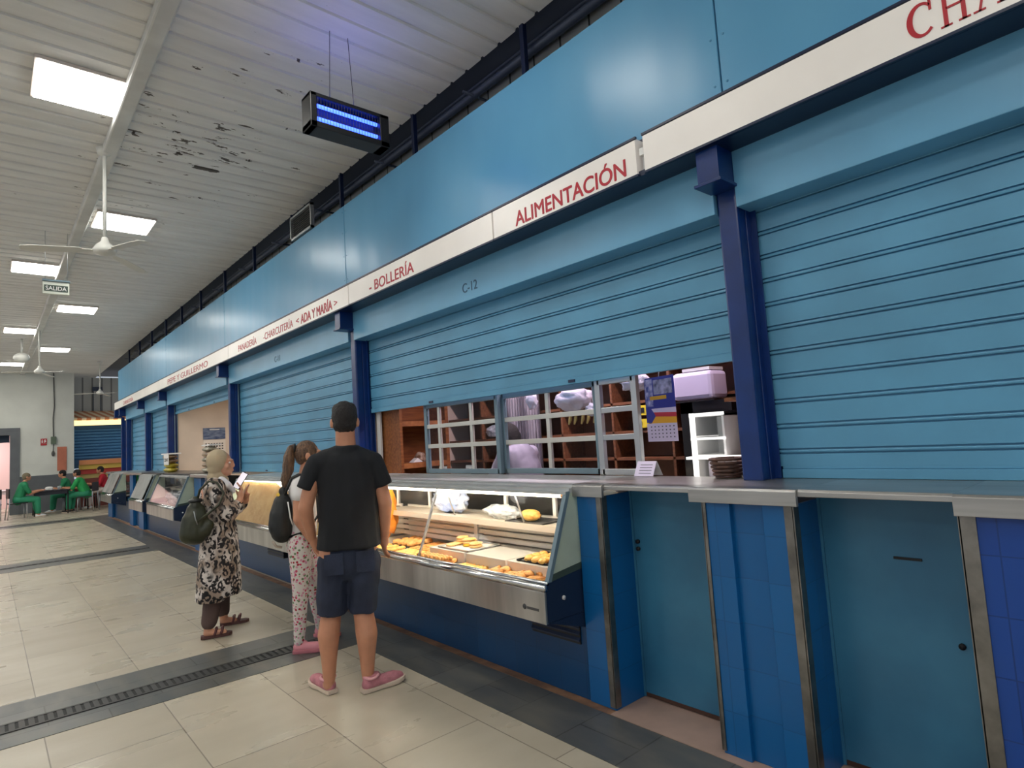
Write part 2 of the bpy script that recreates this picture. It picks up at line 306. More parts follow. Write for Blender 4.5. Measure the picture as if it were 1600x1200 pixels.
# ---------------- shutters ----------------
def shutter(y0, y1, zb, label, pitch=.125, phase=2.588, mark=None):
    t = thing('roller_shutter', label, 'roller shutter', (2.95, (y0+y1)/2, zb), 'blue roller shutters')
    hb = MB().box(2.862, 3.14, y0-.0, y1+.0, 2.585, 2.9); hb.build('housing', m_box, t, bevel=.004)
    prof = []; z = 2.62; zs = []
    k = 0
    zz = phase+.25
    pts = [(3.022, 2.64)]
    while zz > zb+.07:
        if zz < 2.63:
            pts += [(3.022, zz+.0145), (3.036, zz+.013), (3.036, zz+.0075), (3.021, zz+.006), (3.019, zz), (3.021, zz-.006), (3.036, zz-.0075), (3.036, zz-.013), (3.022, zz-.0145)]
        zz -= pitch
    pts += [(3.022, zb+.058)]
    mb = MB(); n = len(pts)
    mb.add([(x, y0+.02, z) for x, z in pts]+[(x, y1-.02, z) for x, z in pts], [(i, i+1, n+i+1, n+i) for i in range(n-1)])
    mb.add([(x+.022, y0+.02, z) for x, z in pts]+[(x+.022, y1-.02, z) for x, z in pts], [(i, i+1, n+i+1, n+i) for i in range(n-1)])
    mb.build('slat_curtain', m_shut, t)
    bb = MB().box(3.012, 3.040, y0+.03, y1-.03, zb, zb+.045).box(3.022, 3.034, y0+.03, y1-.03, zb+.045, zb+.06); bb.build('bottom_bar', m_shut, t, bevel=.003)
    for y in (y0+.014, y1-.014): MB().box(2.995, 3.005, y-.016, y+.016, 1.206, 2.6).box(3.045, 3.055, y-.016, y+.016, 1.206, 2.6).build('guide_rail', m_greyblue if y > 5.9 and y > (y0+y1)/2 else m_navy, t)
    if mark: text('lettering', mark[0], mat('stencil_grey', (44, 84, 112), .6), (2.861, mark[1], 2.655), .075, t, width=.19)
    for y in (y0+.3*(y1-y0), y0+.72*(y1-y0)): MB().box(3.005, 3.014, y-.03, y+.03, zb+.012, zb+.03).build('lock_tab', m_navyd, t)
    return t
shutter(-2.66, 1.455, 1.206, 'closed blue roller shutter at the right edge above the blue door')
shutter(1.575, 5.705, 1.826, 'half raised blue roller shutter marked C-12 over the bakery stall', mark=('C-12', 3.79), phase=2.588)
shutter(5.825, 9.99, 1.206, 'closed blue roller shutter behind the woman with the ponytail', mark=('C-11', 7.97))
shutter(10.11, 14.28, 2.39, 'fully raised blue roller shutter of the stall with the wall calendar')
shutter(14.40, 16.64, 1.206, 'closed narrow blue roller shutter beyond the stall with the wall calendar')
shutter(16.76, 19.24, 1.206, 'closed blue roller shutter at the far end of the row')
# ---------------- stall partitions, ceilings, rear walls ----------------
m_plaster = mat('beige_plaster', (226, 208, 190), .7, var=.05, vscale=2)
box('trim_9', m_plaster, 3.05, 5.2, 1.45, 20.2, 2.75, 2.86, kind='structure', label='plaster ceiling of the stalls')
box('wall_stall_rear', m_woodd, 4.32, 4.4, 1.45, 5.75, 0, 2.75, kind='structure', label='dark wood rear wall of the bakery stall')
box('wall_stall_right', m_woodd, 3.07, 4.32, 1.47, 1.56, 0, 2.75, kind='structure', label='dark wood right partition of the bakery stall')
box('wall_stall_left', m_plaster, 3.07, 4.4, 5.72, 5.8, 0, 2.75, kind='structure', label='partition between the bakery stall and the closed stall')
box('wall_calendar_far', m_plaster, 3.07, 5.2, 14.29, 14.37, 0, 2.75, kind='structure', label='beige side wall of the open stall carrying the calendar')
box('wall_calendar_near', m_plaster, 3.07, 5.2, 10.0, 10.08, 0, 2.75, kind='structure', label='beige near partition of the open stall')
box('wall_calendar_rear', m_plaster, 5.2, 5.28, 10.0, 14.4, 0, 2.75, kind='structure', label='beige rear wall of the open stall')
# ---------------- low walls, piers, counter ----------------
def pier(y0, y1, label, m, split=False, x0=2.55, x1=2.9):
    t = thing('tiled_counter_pier', label, 'counter pier', (2.7, (y0+y1)/2, 0))
    mb = MB()
    if split:
        w = (y1-y0)/3; mb.box(x0, 2.9, y0, y0+w*.95, .006, 1.14).box(x0, 2.9, y1-w*.95, y1, .006, 1.14).box(x0+.025, 2.9, y0+w*.9, y1-w*.9, .006, 1.14)
    else: mb.box(x0, x1, y0, y1, .006, 1.14)
    mb.build('tiled_body', m, t, bevel=.003)
    return t
p1_ = pier(2.225, 2.41, 'narrow blue tiled counter pier right beside the lit display case', m_tile)
MB().box(2.544, 2.556, 2.222, 2.262, .02, 1.14).box(2.544, 2.585, 2.219, 2.227, .02, 1.14).build('edge_strip', m_steeld, p1_)
p2_ = pier(1.18, 1.60, 'blue tiled counter pier with a recessed middle groove, between the two small doors', m_tile, True)
for ya, yb in ((1.177, 1.215), (1.585, 1.603)): MB().box(2.544, 2.556, ya, yb, .02, 1.14).build('edge_strip', m_steeld, p2_)
MB().box(2.544, 2.59, 1.172, 1.18, .02, 1.14).box(2.544, 2.59, 1.6, 1.606, .02, 1.14).build('edge_strip', m_steeld, p2_)
p3_ = pier(-2.7, .60, 'royal blue tiled counter pier at the right edge of the photo', m_tiled)
MB().box(2.544, 2.556, .555, .604, .02, 1.14).box(2.544, 2.59, .60, .607, .02, 1.14).build('edge_strip', m_steeld, p3_)
for k, (a, b, lb) in enumerate(((1.60, 2.225, 'small teal stall door right of the lit display case'), (.60, 1.18, 'wide teal stall door at the right with a dark letter slot'))):
    t = thing('door_%d' % (k+1), lb, 'door', (2.8, (a+b)/2, 0)); t['kind'] = 'structure'
    box('door_leaf', m_door, 2.80, 2.84, a+.012, b-.004, .015, 1.15, t, bevel=.003)
    MB().box(2.79, 2.80, b-.012, b, .01, 1.15).build('door_frame', m_door, t)
    if k: MB().box(2.795, 2.802, .80, .90, .905, .915).build('letter_slot', m_dark, t); MB().tube([(2.799, .70, .60), (2.79, .70, .60)], .012).build('keyhole', m_dark, t)
    else:
        for z in (.86, .82): MB().tube([(2.799, 2.19, z), (2.785, 2.19, z)], .012, 10).build('hinge', m_dark, t)
    MB().box(2.796, 2.80, a+.02, b-.012, .012, .03).build('bottom_seal', mat('rust_brown', (70, 44, 34), .8), t)
def counter(y0, y1, label, thick, x0, x1=3.06):
    t = thing('counter_top', label, 'counter top', (2.8, (y0+y1)/2, 1.2), 'stainless counter tops')
    MB().prism([(x0, 1.205-thick), (x0, 1.195), (x0+.01, 1.205), (x1, 1.205), (x1, 1.185), (x0+.02, 1.185), (x0+.02, 1.205-thick)], 'y', y0, y1).build('top', m_steel, t, bevel=.002)
    return t
counter(2.20, 2.42, 'short stainless counter top on the pier beside the display case', .07, 2.525)
counter(1.66, 2.20, 'thin stainless counter flap in front of the calendars', .03, 2.545)
counter(1.15, 1.66, 'stainless counter top under the nearest navy pillar', .07, 2.525)
counter(.61, 1.15, 'thin stainless counter flap over the letter slot door', .03, 2.54)
counter(-2.7, .61, 'stainless counter top at the right edge of the photo', .075, 2.52)
# base wall under cases
box('wall_counter_base', m_tileb, 2.56, 2.72, 2.41, 4.96, .006, .60, kind='structure', label='deep blue tiled base wall under the lit bakery case')
box('wall_counter_base_2', m_tileb, 2.60, 2.72, 5.12, 10.9, .006, .60, kind='structure', label='deep blue tiled base wall behind the standing customers')
box('wall_counter_base_3', m_tileb, 2.60, 2.72, 10.9, 19.9, .006, .60, kind='structure', label='deep blue tiled base wall at the far stalls')
box('wall_counter_inner', m_dark, 3.06, 3.10, 2.42, 20.0, 0, 1.14, kind='structure', label='dark inner panel behind the display cases')
def vent(y0, y1, label, z0=.30, z1=.52):
    t = thing('floor_vent', label, 'vent', (2.555, (y0+y1)/2, z0)); box('backing', m_black, 2.552, 2.599, y0, y1, z0, z1, t); mb = MB(); z = z0+.015
    while z < z1-.02: mb.prism([(2.542, z), (2.552, z+.015), (2.552, z+.022), (2.542, z+.007)], 'y', y0, y1); z += .036
    mb.build('louvre', mat('vent_navy', (22, 40, 70), .4), t)
vent(2.46, 2.86, 'black louvred vent in the base wall under the right end of the bakery case')
vent(7.0, 7.5, 'black louvred vent in the base wall beside the woman in the headscarf', .28, .50)
# far piers between the distant cases
for y0, y1, lb in ((15.0, 15.5, 'far blue tiled pier beside the slanted grey case'), (16.2, 16.6, 'far blue tiled pier in the middle of the distant counter'), (19.2, 19.9, 'blue tiled pier at the far corner of the counter'), (10.4, 10.8, 'blue tiled pier behind the woman in the headscarf')):
    pier(y0, y1, lb, m_tile, x0=2.54, x1=2.598)
for y0, y1, lb in ((14.95, 17.2, 'stainless counter top between the two farthest cases'), (19.1, 19.95, 'stainless counter top at the far corner'), (9.9, 10.9, 'stainless counter top behind the woman in the headscarf')): counter(y0, y1, lb, .05, 2.50)
# ---------------- display cases ----------------
m_case_green = mat('pale_green_case_side', (190, 204, 184), .4, var=.1)
m_tube = mat('fluorescent_tube', (255, 250, 240), .4, emit=(255, 240, 214), es=110)
m_deck = mat('case_inner_steel', (222, 220, 215), .4, .3)
m_band = mat('case_band_steel', (200, 198, 194), .28, .85, var=.15, vscale=3, streak=(1, 2.2, .3))
m_sealg = mat('dark_green_trim', (60, 74, 66), .5)
def case(y0, y1, label, lit=True, splits=(), badge=False, zt=1.19, back=2.98):
    t = thing('display_case', label, 'display case', (2.5, (y0+y1)/2, .49), 'refrigerated display cases')
    MB().box(2.258, 2.275, y0, y1, .49, .655).box(2.258, 2.56, y0, y1, .485, .495).build('front_band', m_band, t, bevel=.004)
    MB().tube([(2.268, y0-.005, .675), (2.268, y1+.005, .675)], .017, 12).tube([(2.29, y0, .695), (2.29, y1, .695)], .010, 8).build('bumper_rail', mat('chrome', (205, 205, 205), .15, 1), t)
    for y, d in ((y0, 1), (y1, -1)):
        a, b = sorted((y, y+d*.02)); MB().prism([(2.275, .49), (2.275, .69), (2.30, .70), (2.57, .73), (2.57, .40)], 'y', a, b).build('end_cheek', mat('case_cheek_navy', (24, 40, 66), .4), t)
        MB().prism([(2.305, .70), (2.49, 1.165), (2.57, 1.165), (2.57, .73)], 'y', a+.002, b-.002).build('end_panel', m_case_green, t)
        MB().prism([(2.30, .70), (2.315, .735), (2.57, .765), (2.57, .73)], 'y', a-.003, b+.003).build('end_trim', m_sealg, t)
        ed = MB().prism([(2.29, .70), (2.315, .70), (2.505, 1.165), (2.478, 1.165)], 'y', a-.004, b+.004); ed.build('glass_edge_frame', m_greyblue, t)
    MB().tube([(2.40, y0-.001, .60), (2.40, y0-.008, .60)], .012, 12).build('cheek_button', m_white, t)
    gs = [y0+.02]+list(splits)+[y1-.02]
    for a, b in zip(gs, gs[1:]): MB().prism([(2.300, .705), (2.305, .703), (2.490, 1.163), (2.485, 1.165)], 'y', a+.004, b-.004).build('glass_front', m_glass, t)
    for s in splits: MB().prism([(2.292, .705), (2.305, .700), (2.492, 1.163), (2.479, 1.168)], 'y', s-.008, s+.008).build('glass_divider', m_alu, t)
    top = MB().prism([(2.470, 1.150), (2.470, 1.165), (2.50, 1.170), (2.50, 1.182), (2.56, 1.186), (2.56, 1.196), (2.63, 1.200), (3.06, 1.204), (3.06, 1.19), (2.63, 1.185), (2.49, 1.150)], 'y', y0, y1); top.build('top_ledge', mat('brushed_ledge', (190, 194, 194), .38, .35, var=.08, vscale=5), t)
    MB().box(2.30, back, y0+.02, y1-.02, .64, .655).build('deck', m_deck, t)
    MB().box(back-.01, back, y0+.02, y1-.02, .50, .93).build('rear_panel', m_deck, t)
    # rear sliding doors above the shelf
    rd = MB().box(back-.03, back-.01, y0+.02, y1-.02, 1.15, 1.18)
    y = y0+.05
    while y < y1: rd.box(back-.03, back-.01, y, y+.03, .93, 1.16); y += .52
    rd.build('rear_frame', m_white, t); box('rear_glass', m_glass, back-.022, back-.018, y0+.04, y1-.04, .93, 1.15, t)
    ct = MB(); 
    for z in (.70, .745, .79, .835): ct.prism([(2.80, z), (2.815, z+.028), (2.835, z+.028), (2.82, z)], 'y', y0+.03, y1-.03)
    ct.build('rear_louvre', m_deck, t)
    lv = MB().box(2.79, 2.85, (y0+y1)/2-.02, (y0+y1)/2+.02, .66, .90); lv.build('louvre_post', m_deck, t)
    MB().box(2.66, 2.95, y0+.03, y1-.03, .90, .915).box(2.655, 2.665, y0+.03, y1-.03, .885, .925).build('upper_shelf', mat('shelf_steel_warm', (216, 206, 192), .4, .3), t)
    for y in [y0+.6, (y0+y1)/2+.1]: MB().tube([(2.60, y, 1.15), (2.68, y, .93)], .006, 8).build('shelf_hanger', m_alu, t)
    if lit: MB().tube([(2.545, y0+.10, 1.135), (2.545, y1-.08, 1.135)], .014, 12).build('lamp_tube', m_tube, t); MB().tube([(2.545, y0+.03, 1.135), (2.545, y0+.10, 1.135)], .016, 12).build('lamp_socket', mat('orange_socket', (214, 150, 92), .5), t)
    else: MB().tube([(2.545, y0+.10, 1.135), (2.545, y1-.08, 1.135)], .014, 12).build('lamp_tube', m_white, t)
    return t
c1 = case(2.42, 4.98, 'lit stainless bakery display case full of pastries in front of the man', splits=(3.72,), badge=True)
bd = MB().box(2.2565, 2.258, 2.47, 2.565, .548, .562); bd.tube([(2.258, 2.585, .557), (2.2565, 2.585, .557)], .015, 12); bd.build('maker_badge', mat('badge_grey', (70, 70, 70), .5), c1)
c2 = case(5.04, 8.4, 'lit display case lined with brown paper, behind the two women', splits=(6.6,))
c3 = case(10.95, 13.05, 'unlit glass display case with plastic wrap inside, left of the woman in the headscarf', lit=False)
c4 = case(13.5, 14.9, 'slanted grey display case next to the far blue piers', lit=False)
c5 = case(17.3, 19.0, 'farthest display case near the person in red', lit=False)
# grey slanted cover sheets over the far cases
tag(MB().prism([(2.285, .72), (2.275, .722), (2.462, 1.175), (2.472, 1.173)], 'y', 13.62, 14.8).build('case_cover', mat('grey_cover_sheet', (146, 150, 148), .5, var=.1)), 'flat grey sheet covering the slanted glass of the far case', 'cover')
tag(MB().prism([(2.285, .72), (2.275, .722), (2.462, 1.175), (2.472, 1.173)], 'y', 17.4, 18.9).build('case_cover', mat('green_grey_cover', (96, 108, 104), .4, rgb2=(150, 148, 146), vscale=3)), 'mottled grey green sheet covering the farthest case', 'cover')
box('paper_lining', mat('brown_kraft_paper', (196, 160, 104), .6, rgb2=(180, 138, 78), vscale=6, bump=.3, bscale=14), 0, .003, 5.2, 8.3, 0, .5).matrix_world = Matrix.Translation((2.345, 0, .67)) @ Matrix.Rotation(math.atan2(.19, .465), 4, 'Y')
pl = bpy.data.objects['paper_lining']; tag(pl, 'brown kraft paper sheet lining the glass of the case behind the women', 'paper')
# ---------------- far end of the hall ----------------
m_wallw = mat('white_wall_paint', (214, 216, 208), .6, var=.06, vscale=1.2)
m_greyw = mat('grey_wainscot_paint', (98, 102, 106), .55, var=.08)
w = MB().box(.82, 2.22, 24.8, 25.0, 1.17, 4.5).box(-9, .82, 24.8, 25.0, 2.72, 4.5).box(-9, -1.6, 24.8, 25, 1.17, 2.72)
w.build('wall_end', m_wallw, kind='structure', label='white painted upper part of the end wall')
MB().box(.82, 2.22, 24.79, 25.0, 0, 1.17).box(-9, -1.6, 24.79, 25, 0, 1.17).build('baseboard_end', m_greyw, kind='structure', label='grey painted lower part of the end wall')
MB().box(.58, .82, 24.74, 25.05, 0, 2.72).box(-1.6, .58, 24.74, 25.05, 2.50, 2.72).build('door_3', m_greyw, kind='structure', label='grey frame of the doorway at the far left')
box('rolled_shutter', mat('far_dark_blue', (20, 44, 70), .5), -1.58, .57, 25.06, 25.16, 2.28, 2.52, label='dark blue rolled up shutter in the top of the far doorway', cat='shutter')
box('wall_beyond', mat('pinkish_wall', (236, 204, 200), .7), -4, 2.2, 29, 29.1, 0, 3, kind='structure', label='pinkish wall of the room beyond the far doorway')
box('wall_return', m_wallw, 2.10, 2.22, 25.0, 26.0, 0, 4.5, kind='structure', label='short white return wall beside the corner stall')
cl = N('vertical_cladding'); wv = cl.n('TexWave', {0: cl.mapping(), 'Scale': 1.1, 'Distortion': 0}).outputs[1]
cl.out('Base Color', cl.mix(cl.rng(wv, .0, .12), (110, 110, 108), (186, 186, 180))); cl.out('Roughness', .6)
box('wall_cladding', cl.m, 2.22, 7, 26.0, 26.1, 3.0, 4.5, kind='structure', label='grey ribbed cladding above the corner stall')
t = thing('corner_stall', 'blue corner stall with closed shutter and lit striped awning at the far end', 'stall', (3, 25.8, 0))
box('body', mat('corner_stall_blue', (70, 120, 168), .5), 2.23, 7, 25.95, 26.0, 1.3, 3.0, t)
cs = MB(); z = 1.62
while z < 2.62: cs.prism([(25.94, z), (25.90, z+.02), (25.90, z+.085), (25.94, z+.1)], 'x', 2.28, 6.9); z += .105
cs.build('shutter', mat('corner_shutter_blue', (74, 134, 186), .5), t)
MB().prism([(25.25, 2.80), (25.90, 3.05), (25.90, 3.30), (25.20, 3.02)], 'x', 2.24, 7).build('awning', (lambda a: (a.out('Base Color', a.mix(a.rng(a.n('TexWave', {0: a.mapping((1, .55, 0)), 'Scale': 2.4}, wave_type='BANDS', bands_direction='DIAGONAL').outputs[1], .45, .55), (246, 226, 196), (214, 140, 96))), a.m)[1])(N('awning_stripes')), t)
box('awning_light', mat('awning_glow', (255, 240, 190), .5, emit=(255, 226, 150), es=1.6), 2.24, 7, 25.2, 25.26, 2.76, 2.93, t)
t = thing('fruit_counter', 'orange, yellow and red counter front of the corner stall behind the person in red', 'counter', (3.4, 25.4, 0))
box('cabinet', mat('counter_dark_red', (120, 60, 50), .5), 2.3, 6.5, 25.2, 25.8, 0, .95, t)
for k, (cc, a, b) in enumerate((((228, 150, 96), 1.42, 1.58), ((232, 196, 90), 1.26, 1.42), ((200, 70, 60), 1.10, 1.26), ((214, 196, 120), .95, 1.10))):
    MB().prism([(25.2+.10*k, 2.0-1.0-.05*0+a-1.0), (25.2+.10*k, b-.0), (25.26+.10*k, b), (25.26+.10*k, a)], 'x', 2.4, 6.4).build('colour_panel', mat('panel_%d_%d' % (cc[0], cc[1]), cc, .5), t)
tag(MB().box(1.34, 1.50, 24.78, 24.795, 2.19, 2.35).build('safety_sign', mat('sign_red', (176, 36, 44), .5)), 'small red square safety sign on the white end wall', 'sign')
sg = bpy.data.objects['safety_sign']
wm = MB().box(1.36, 1.40, 24.775, 24.781, 2.22, 2.27).ell((1.38, 24.778, 2.30), (.018, .004, .018)).prism([(1.43, 2.21), (1.48, 2.24), (1.46, 2.33), (1.43, 2.30)], 'y', 24.775, 24.781); wm.build('pictogram', m_white, sg)
MB().box(1.34, 1.50, 24.78, 24.795, 2.13, 2.18).build('caption_strip', mat('sign_red', 0), sg)
tag(MB().box(1.60, 1.74, 24.70, 24.8, 2.16, 2.40).build('meter_box', mat('meter_green_grey', (92, 106, 88), .6), bevel=.01), 'small grey green meter box on the end wall', 'box')
tag(MB().tube([(1.67, 24.76, 2.40), (1.66, 24.76, 3.0), (1.69, 24.76, 3.4), (1.67, 24.76, 4.5)], .016, 6).tube([(1.67, 24.76, 2.16), (1.66, 24.76, 1.9)], .012, 6).ell((1.66, 24.76, 1.85), (.045, .03, .09)).build('wall_cable', mat('cable_grey', (80, 80, 78), .6)), 'dark cable running down the end wall from the ceiling', 'cable')
tag(MB().box(1.77, 2.02, 24.77, 24.8, 1.28, 2.06).build('notice_board', mat('salmon_board', (196, 118, 92), .6, var=.1), bevel=.004), 'salmon coloured rectangular board on the white end wall', 'notice board')
t = thing('junction_box', 'dark flat box with two conduits on the grey cladding', 'box', (3.0, 25.98, 4.1)); box('case', m_darkmetal, 2.85, 3.15, 25.93, 25.99, 4.02, 4.16, t)
for x in (2.88, 3.10): MB().tube([(x, 25.96, 4.02), (x, 25.96, 3.1)], .012, 6).build('conduit', m_darkmetal, t)
# ---------------- fans ----------------
m_fan = mat('fan_white', (214, 214, 208), .4)
def fan(x, y, zm, label, az, L=.62):
    t = thing('ceiling_fan', label, 'ceiling fan', (x, y, zm), 'white ceiling fans')
    MB().tube([(x, y, zm+.06), (x, y, 4.42)], .017, 10).build('rod', m_fan, t); MB().lathe([(.02, 0), (.06, .02), (.07, .07), (.03, .08)], (x, y, 4.40)).build('canopy', m_fan, t)
    MB().lathe([(.03, -.07), (.085, -.055), (.10, -.02), (.075, .02), (.035, .06), (.025, .10)], (x, y, zm)).build('motor', m_fan, t)
    for a in az:
        M = Matrix.Translation((x, y, zm-.03)) @ Matrix.Rotation(math.radians(a), 4, 'Z') @ Matrix.Rotation(.14, 4, 'X'); b = MB(); pr = [(.07, .02), (.16, .025), (.20, .055), (.5*L/.6, .065), (L, .05), (L+.01, .02)]
        up = [M @ Vector((r, w, -.06*r)) for r, w in pr]+[M @ Vector((r, -w, -.06*r)) for r, w in reversed(pr)]; n = len(up)
        b.add(up+[v+Vector((0, 0, .006)) for v in up], [list(range(n))[::-1], list(range(n, 2*n))]+[(i, (i+1) % n, n+(i+1) % n, n+i) for i in range(n)]); b.build('blade', m_fan, t)
fan(.83, 6.64, 3.50, 'nearest white ceiling fan on a long rod, left of the bug zapper', (170, 290, 50))
fan(.86, 16.4, 3.53, 'second white ceiling fan, in front of the far left light panels', (185, 305, 65))
fan(2.55, 21.5, 3.55, 'farthest small ceiling fan in front of the grey cladding', (180, 300, 60))
t = thing('dome_speaker', 'round white dome hanging from the ceiling at the far left', 'dome', (.62, 18.2, 4.1)); MB().ell((.62, 18.2, 4.05), (.16, .16, .12)).build('dome', m_fan, t); MB().tube([(.62, 18.2, 4.1), (.62, 18.2, 4.5)], .02).build('stem', m_fan, t)
# exit sign
t = thing('exit_sign', 'hanging white exit sign reading SALIDA', 'exit sign', (.65, 9.5, 3.75))
MB().box(.525, .80, 9.49, 9.53, 3.665, 3.83).build('housing', mat('exit_white', (216, 220, 208), .4), t, bevel=.006); box('green_face', mat('exit_dark_green', (58, 74, 66), .5), .54, .785, 9.484, 9.49, 3.70, 3.78, t)
MB().box(.52, .805, 9.47, 9.55, 3.83, 3.85).build('top_cover', m_greyblue, t); text('lettering', 'SALIDA', m_white, (.555, 9.484, 3.715), .05, t, width=.215, ax='-y', bold=.01)
for x in (.55, .78): MB().tube([(x, 9.51, 3.85), (x, 9.51, 4.49)], .003, 6).build('hanger', m_alu, t)
# bug zapper
t = thing('bug_zapper', 'black hanging bug zapper with two glowing blue tubes', 'insect killer', (1.98, 3.85, 3.8)); zx0, zx1, zy0, zy1, z0, z1 = 1.655, 2.265, 3.80, 3.95, 3.70, 3.95
g = MB().box(zx0, zx1, zy0, zy1, z1-.03, z1).box(zx0, zx1, zy0, zy1, z0, z0+.045).box(zx0, zx0+.05, zy0, zy1, z0, z1).box(zx1-.075, zx1, zy0, zy1, z0, z1); g.build('housing', m_black, t, bevel=.006)
MB().box(zx0+.05, zx1-.07, zy0+.08, zy0+.085, z0+.04, z1-.03).build('reflector', mat('zapper_inner', (26, 30, 60), .4), t)
m_uv = mat('uv_tube', (60, 80, 255), .4, emit=(50, 80, 255), es=7)
for z in (z0+.085, z1-.072): MB().tube([(zx0+.055, zy0+.045, z), (zx1-.08, zy0+.045, z)], .013, 10).build('uv_tube', m_uv, t)
g = MB(); x = zx0+.06
while x < zx1-.08: g.tube([(x, zy0+.01, z0+.04), (x, zy0+.01, z1-.03)], .0016, 5, False); x += .022
g.build('grid', m_black, t)
MB().lathe([(.02, 0), (.02, .012)], (0, 0, 0)).build('end_knob', m_alu, t).matrix_local = Matrix.Translation((zx0-1.98, .02, .12)) @ Matrix.Rotation(-math.pi/2, 4, 'Y')
for x in (1.83, 2.02): MB().tube([(x, 3.87, z1), (x+(.02 if x < 1.9 else -.03), 3.87, 4.5)], .0025, 5).build('hanging_wire', m_black, t)
uvl = bpy.data.lights.new('uv_glow', 'AREA'); uvl.shape = 'RECTANGLE'; uvl.size = .5; uvl.size_y = .05; uvl.energy = 1.2; uvl.color = (.2, .2, 1)
lo = bpy.data.objects.new('uv_glow', uvl); C.objects.link(lo); lo.location = (1.93, 3.87, 3.97); lo.rotation_euler = (math.pi, 0, 0)
# ---------------- bakery stall interior ----------------
t = thing('open_shelf', 'varnished wood open shelf at the left side of the bakery stall', 'shelf unit', (3.35, 5.5, 1.2))
b = MB().box(3.11, 3.70, 5.66, 5.70, 1.0, 2.4).box(3.11, 3.14, 5.28, 5.66, 1.0, 2.4).box(3.66, 3.70, 5.28, 5.66, 1.0, 2.4); b.build('carcass', m_wood, t)
for z in (1.24, 1.66, 2.1): box('shelf_board', mat('worn_board', (176, 112, 62), .5, rgb2=(128, 76, 40), vscale=12), 3.14, 3.66, 5.28, 5.66, z, z+.05, t)
def blobmesh(c, r, amp=.3, fr=9, seed=0, n=28, m=18):
    def dz(p):
        q = Vector((p.x/r[0], p.y/r[1], p.z/r[2])); k = 1+amp*(noise.noise(q*fr*.25+Vector((seed, 0, 0)))+.45*noise.noise(q*fr*.6+Vector((0, seed, 3)))); return Vector((p.x*k, p.y*k, p.z*k))
    return MB().ell(c, r, None, n, m, dz)
m_bag = mat('white_carrier_bag', (226, 220, 232), .35, trans=0, bump=.5, bscale=18)
m_plasticwrap = mat('clear_plastic_wrap', (214, 218, 222), .15, bump=.8, bscale=22, rgb2=(150, 156, 162), vscale=14)
tag(blobmesh((3.42, 5.42, 1.33), (.06, .06, .06), .2, 9, 2).build('glass_jar', mat('jar_brown', (120, 84, 62), .2, rgb2=(196, 180, 160), vscale=25)), 'small jar on the varnished shelf at the left of the bakery stall', 'jar')
tag(MB().prism([(3.28, 1.292), (3.40, 1.292), (3.34, 1.335)], 'y', 5.34, 5.42).build('folded_card', m_white), 'folded white card on the lowest board of the varnished shelf', 'card') 
t = thing('rear_shelving', 'brown wood shelving along the rear of the bakery stall', 'shelf unit', (4.15, 3.9, 0))
sh = MB().box(4.28, 4.31, 1.6, 5.7, .4, 2.4); sh.build('back_board', mat('brown_back_board', (116, 66, 40), .5, rgb2=(96, 54, 34), vscale=4), t)
for z in (.9, 1.24, 1.46, 1.70, 1.95): box('shelf_board', mat('shelf_wood_brown', (128, 82, 52), .5, rgb2=(96, 60, 38), vscale=5, streak=(8, 1, 8)), 4.0, 4.28, 1.6, 5.7, z, z+.022, t)
for y in (2.15, 2.72, 3.3, 3.9, 4.5, 5.1): box('upright', mat('shelf_wood_brown', 0), 4.0, 4.28, y-.011, y+.011, .5, 2.4, t)
# sliding window frames
def window_frame(x, y0, y1, label, bars, posts, mf, bars_m):
    t = thing('sliding_window', label, 'window', (x, (y0+y1)/2, 1.2), 'sliding windows of the bakery stall'); d = .018
    for y in (y0, y1): box('stile', mf, x-d, x+d, y-.022, y+.022, 1.206, 1.84, t, bevel=.003)
    MB().box(x-d, x+d, y0, y1, 1.206, 1.245).box(x-d, x+d, y0, y1, 1.80, 1.84).build('rail', mf, t, bevel=.003)
    for z in bars: MB().box(x-.014, x+.014, y0, y1, z-.018, z+.018).build('glazing_bar', bars_m, t, bevel=.003)
    for y in posts: MB().box(x-.012, x+.012, y-.018, y+.018, 1.24, 1.81).build('glazing_post', bars_m, t, bevel=.003)
    box('pane', m_glass, x-.003, x+.003, y0, y1, 1.23, 1.82, t); return t
m_cream = mat('cream_aluminium', (206, 204, 196), .35, .5)
window_frame(3.10, 3.73, 4.77, 'left sliding window of the bakery stall with grey blue stiles', (1.45, 1.63), (4.08, 4.56), m_greyblue, m_cream)
window_frame(3.145, 2.72, 3.71, 'middle sliding window of the bakery stall', (1.45, 1.63), (3.20,), m_greyblue, m_cream)
window_frame(3.10, 2.36, 2.66, 'narrow right sliding window of the bakery stall, half open', (1.45, 1.63), (), m_alu, m_alu)
# hanging things
def bag(name, c, r, label, m=m_bag, seed=1, cat='bag', amp=.35):
    if name == 'hanging_bag':      # hangs by its knotted handles from a cord
        t = thing(name, label, cat, c); blobmesh(c, r, amp, 10, seed).build('bag_body', m, t); MB().tube([(c[0], c[1], c[2]+r[2]*.7), (c[0], c[1], 2.75)], [.008, .002], 6).build('cord', m, t); return t
    return tag(blobmesh(c, r, amp, 10, seed).build(name, m, origin=c), label, cat)
bag('hanging_bag', (3.55, 3.30, 1.76), (.12, .17, .085), 'large crumpled white bag hanging behind the middle window', seed=3)
bag('hanging_bag', (3.52, 3.08, 1.66), (.05, .07, .05), 'small white bag end hanging beside the large crumpled one', seed=5)
bag('hanging_bag', (3.50, 2.66, 1.83), (.08, .11, .07), 'white bag hanging at the upper left of the blue calendar', seed=9)
bag('hanging_bag', (3.60, 3.86, 1.80), (.04, .06, .07), 'small white bag hanging by the right end of the left window', seed=11)
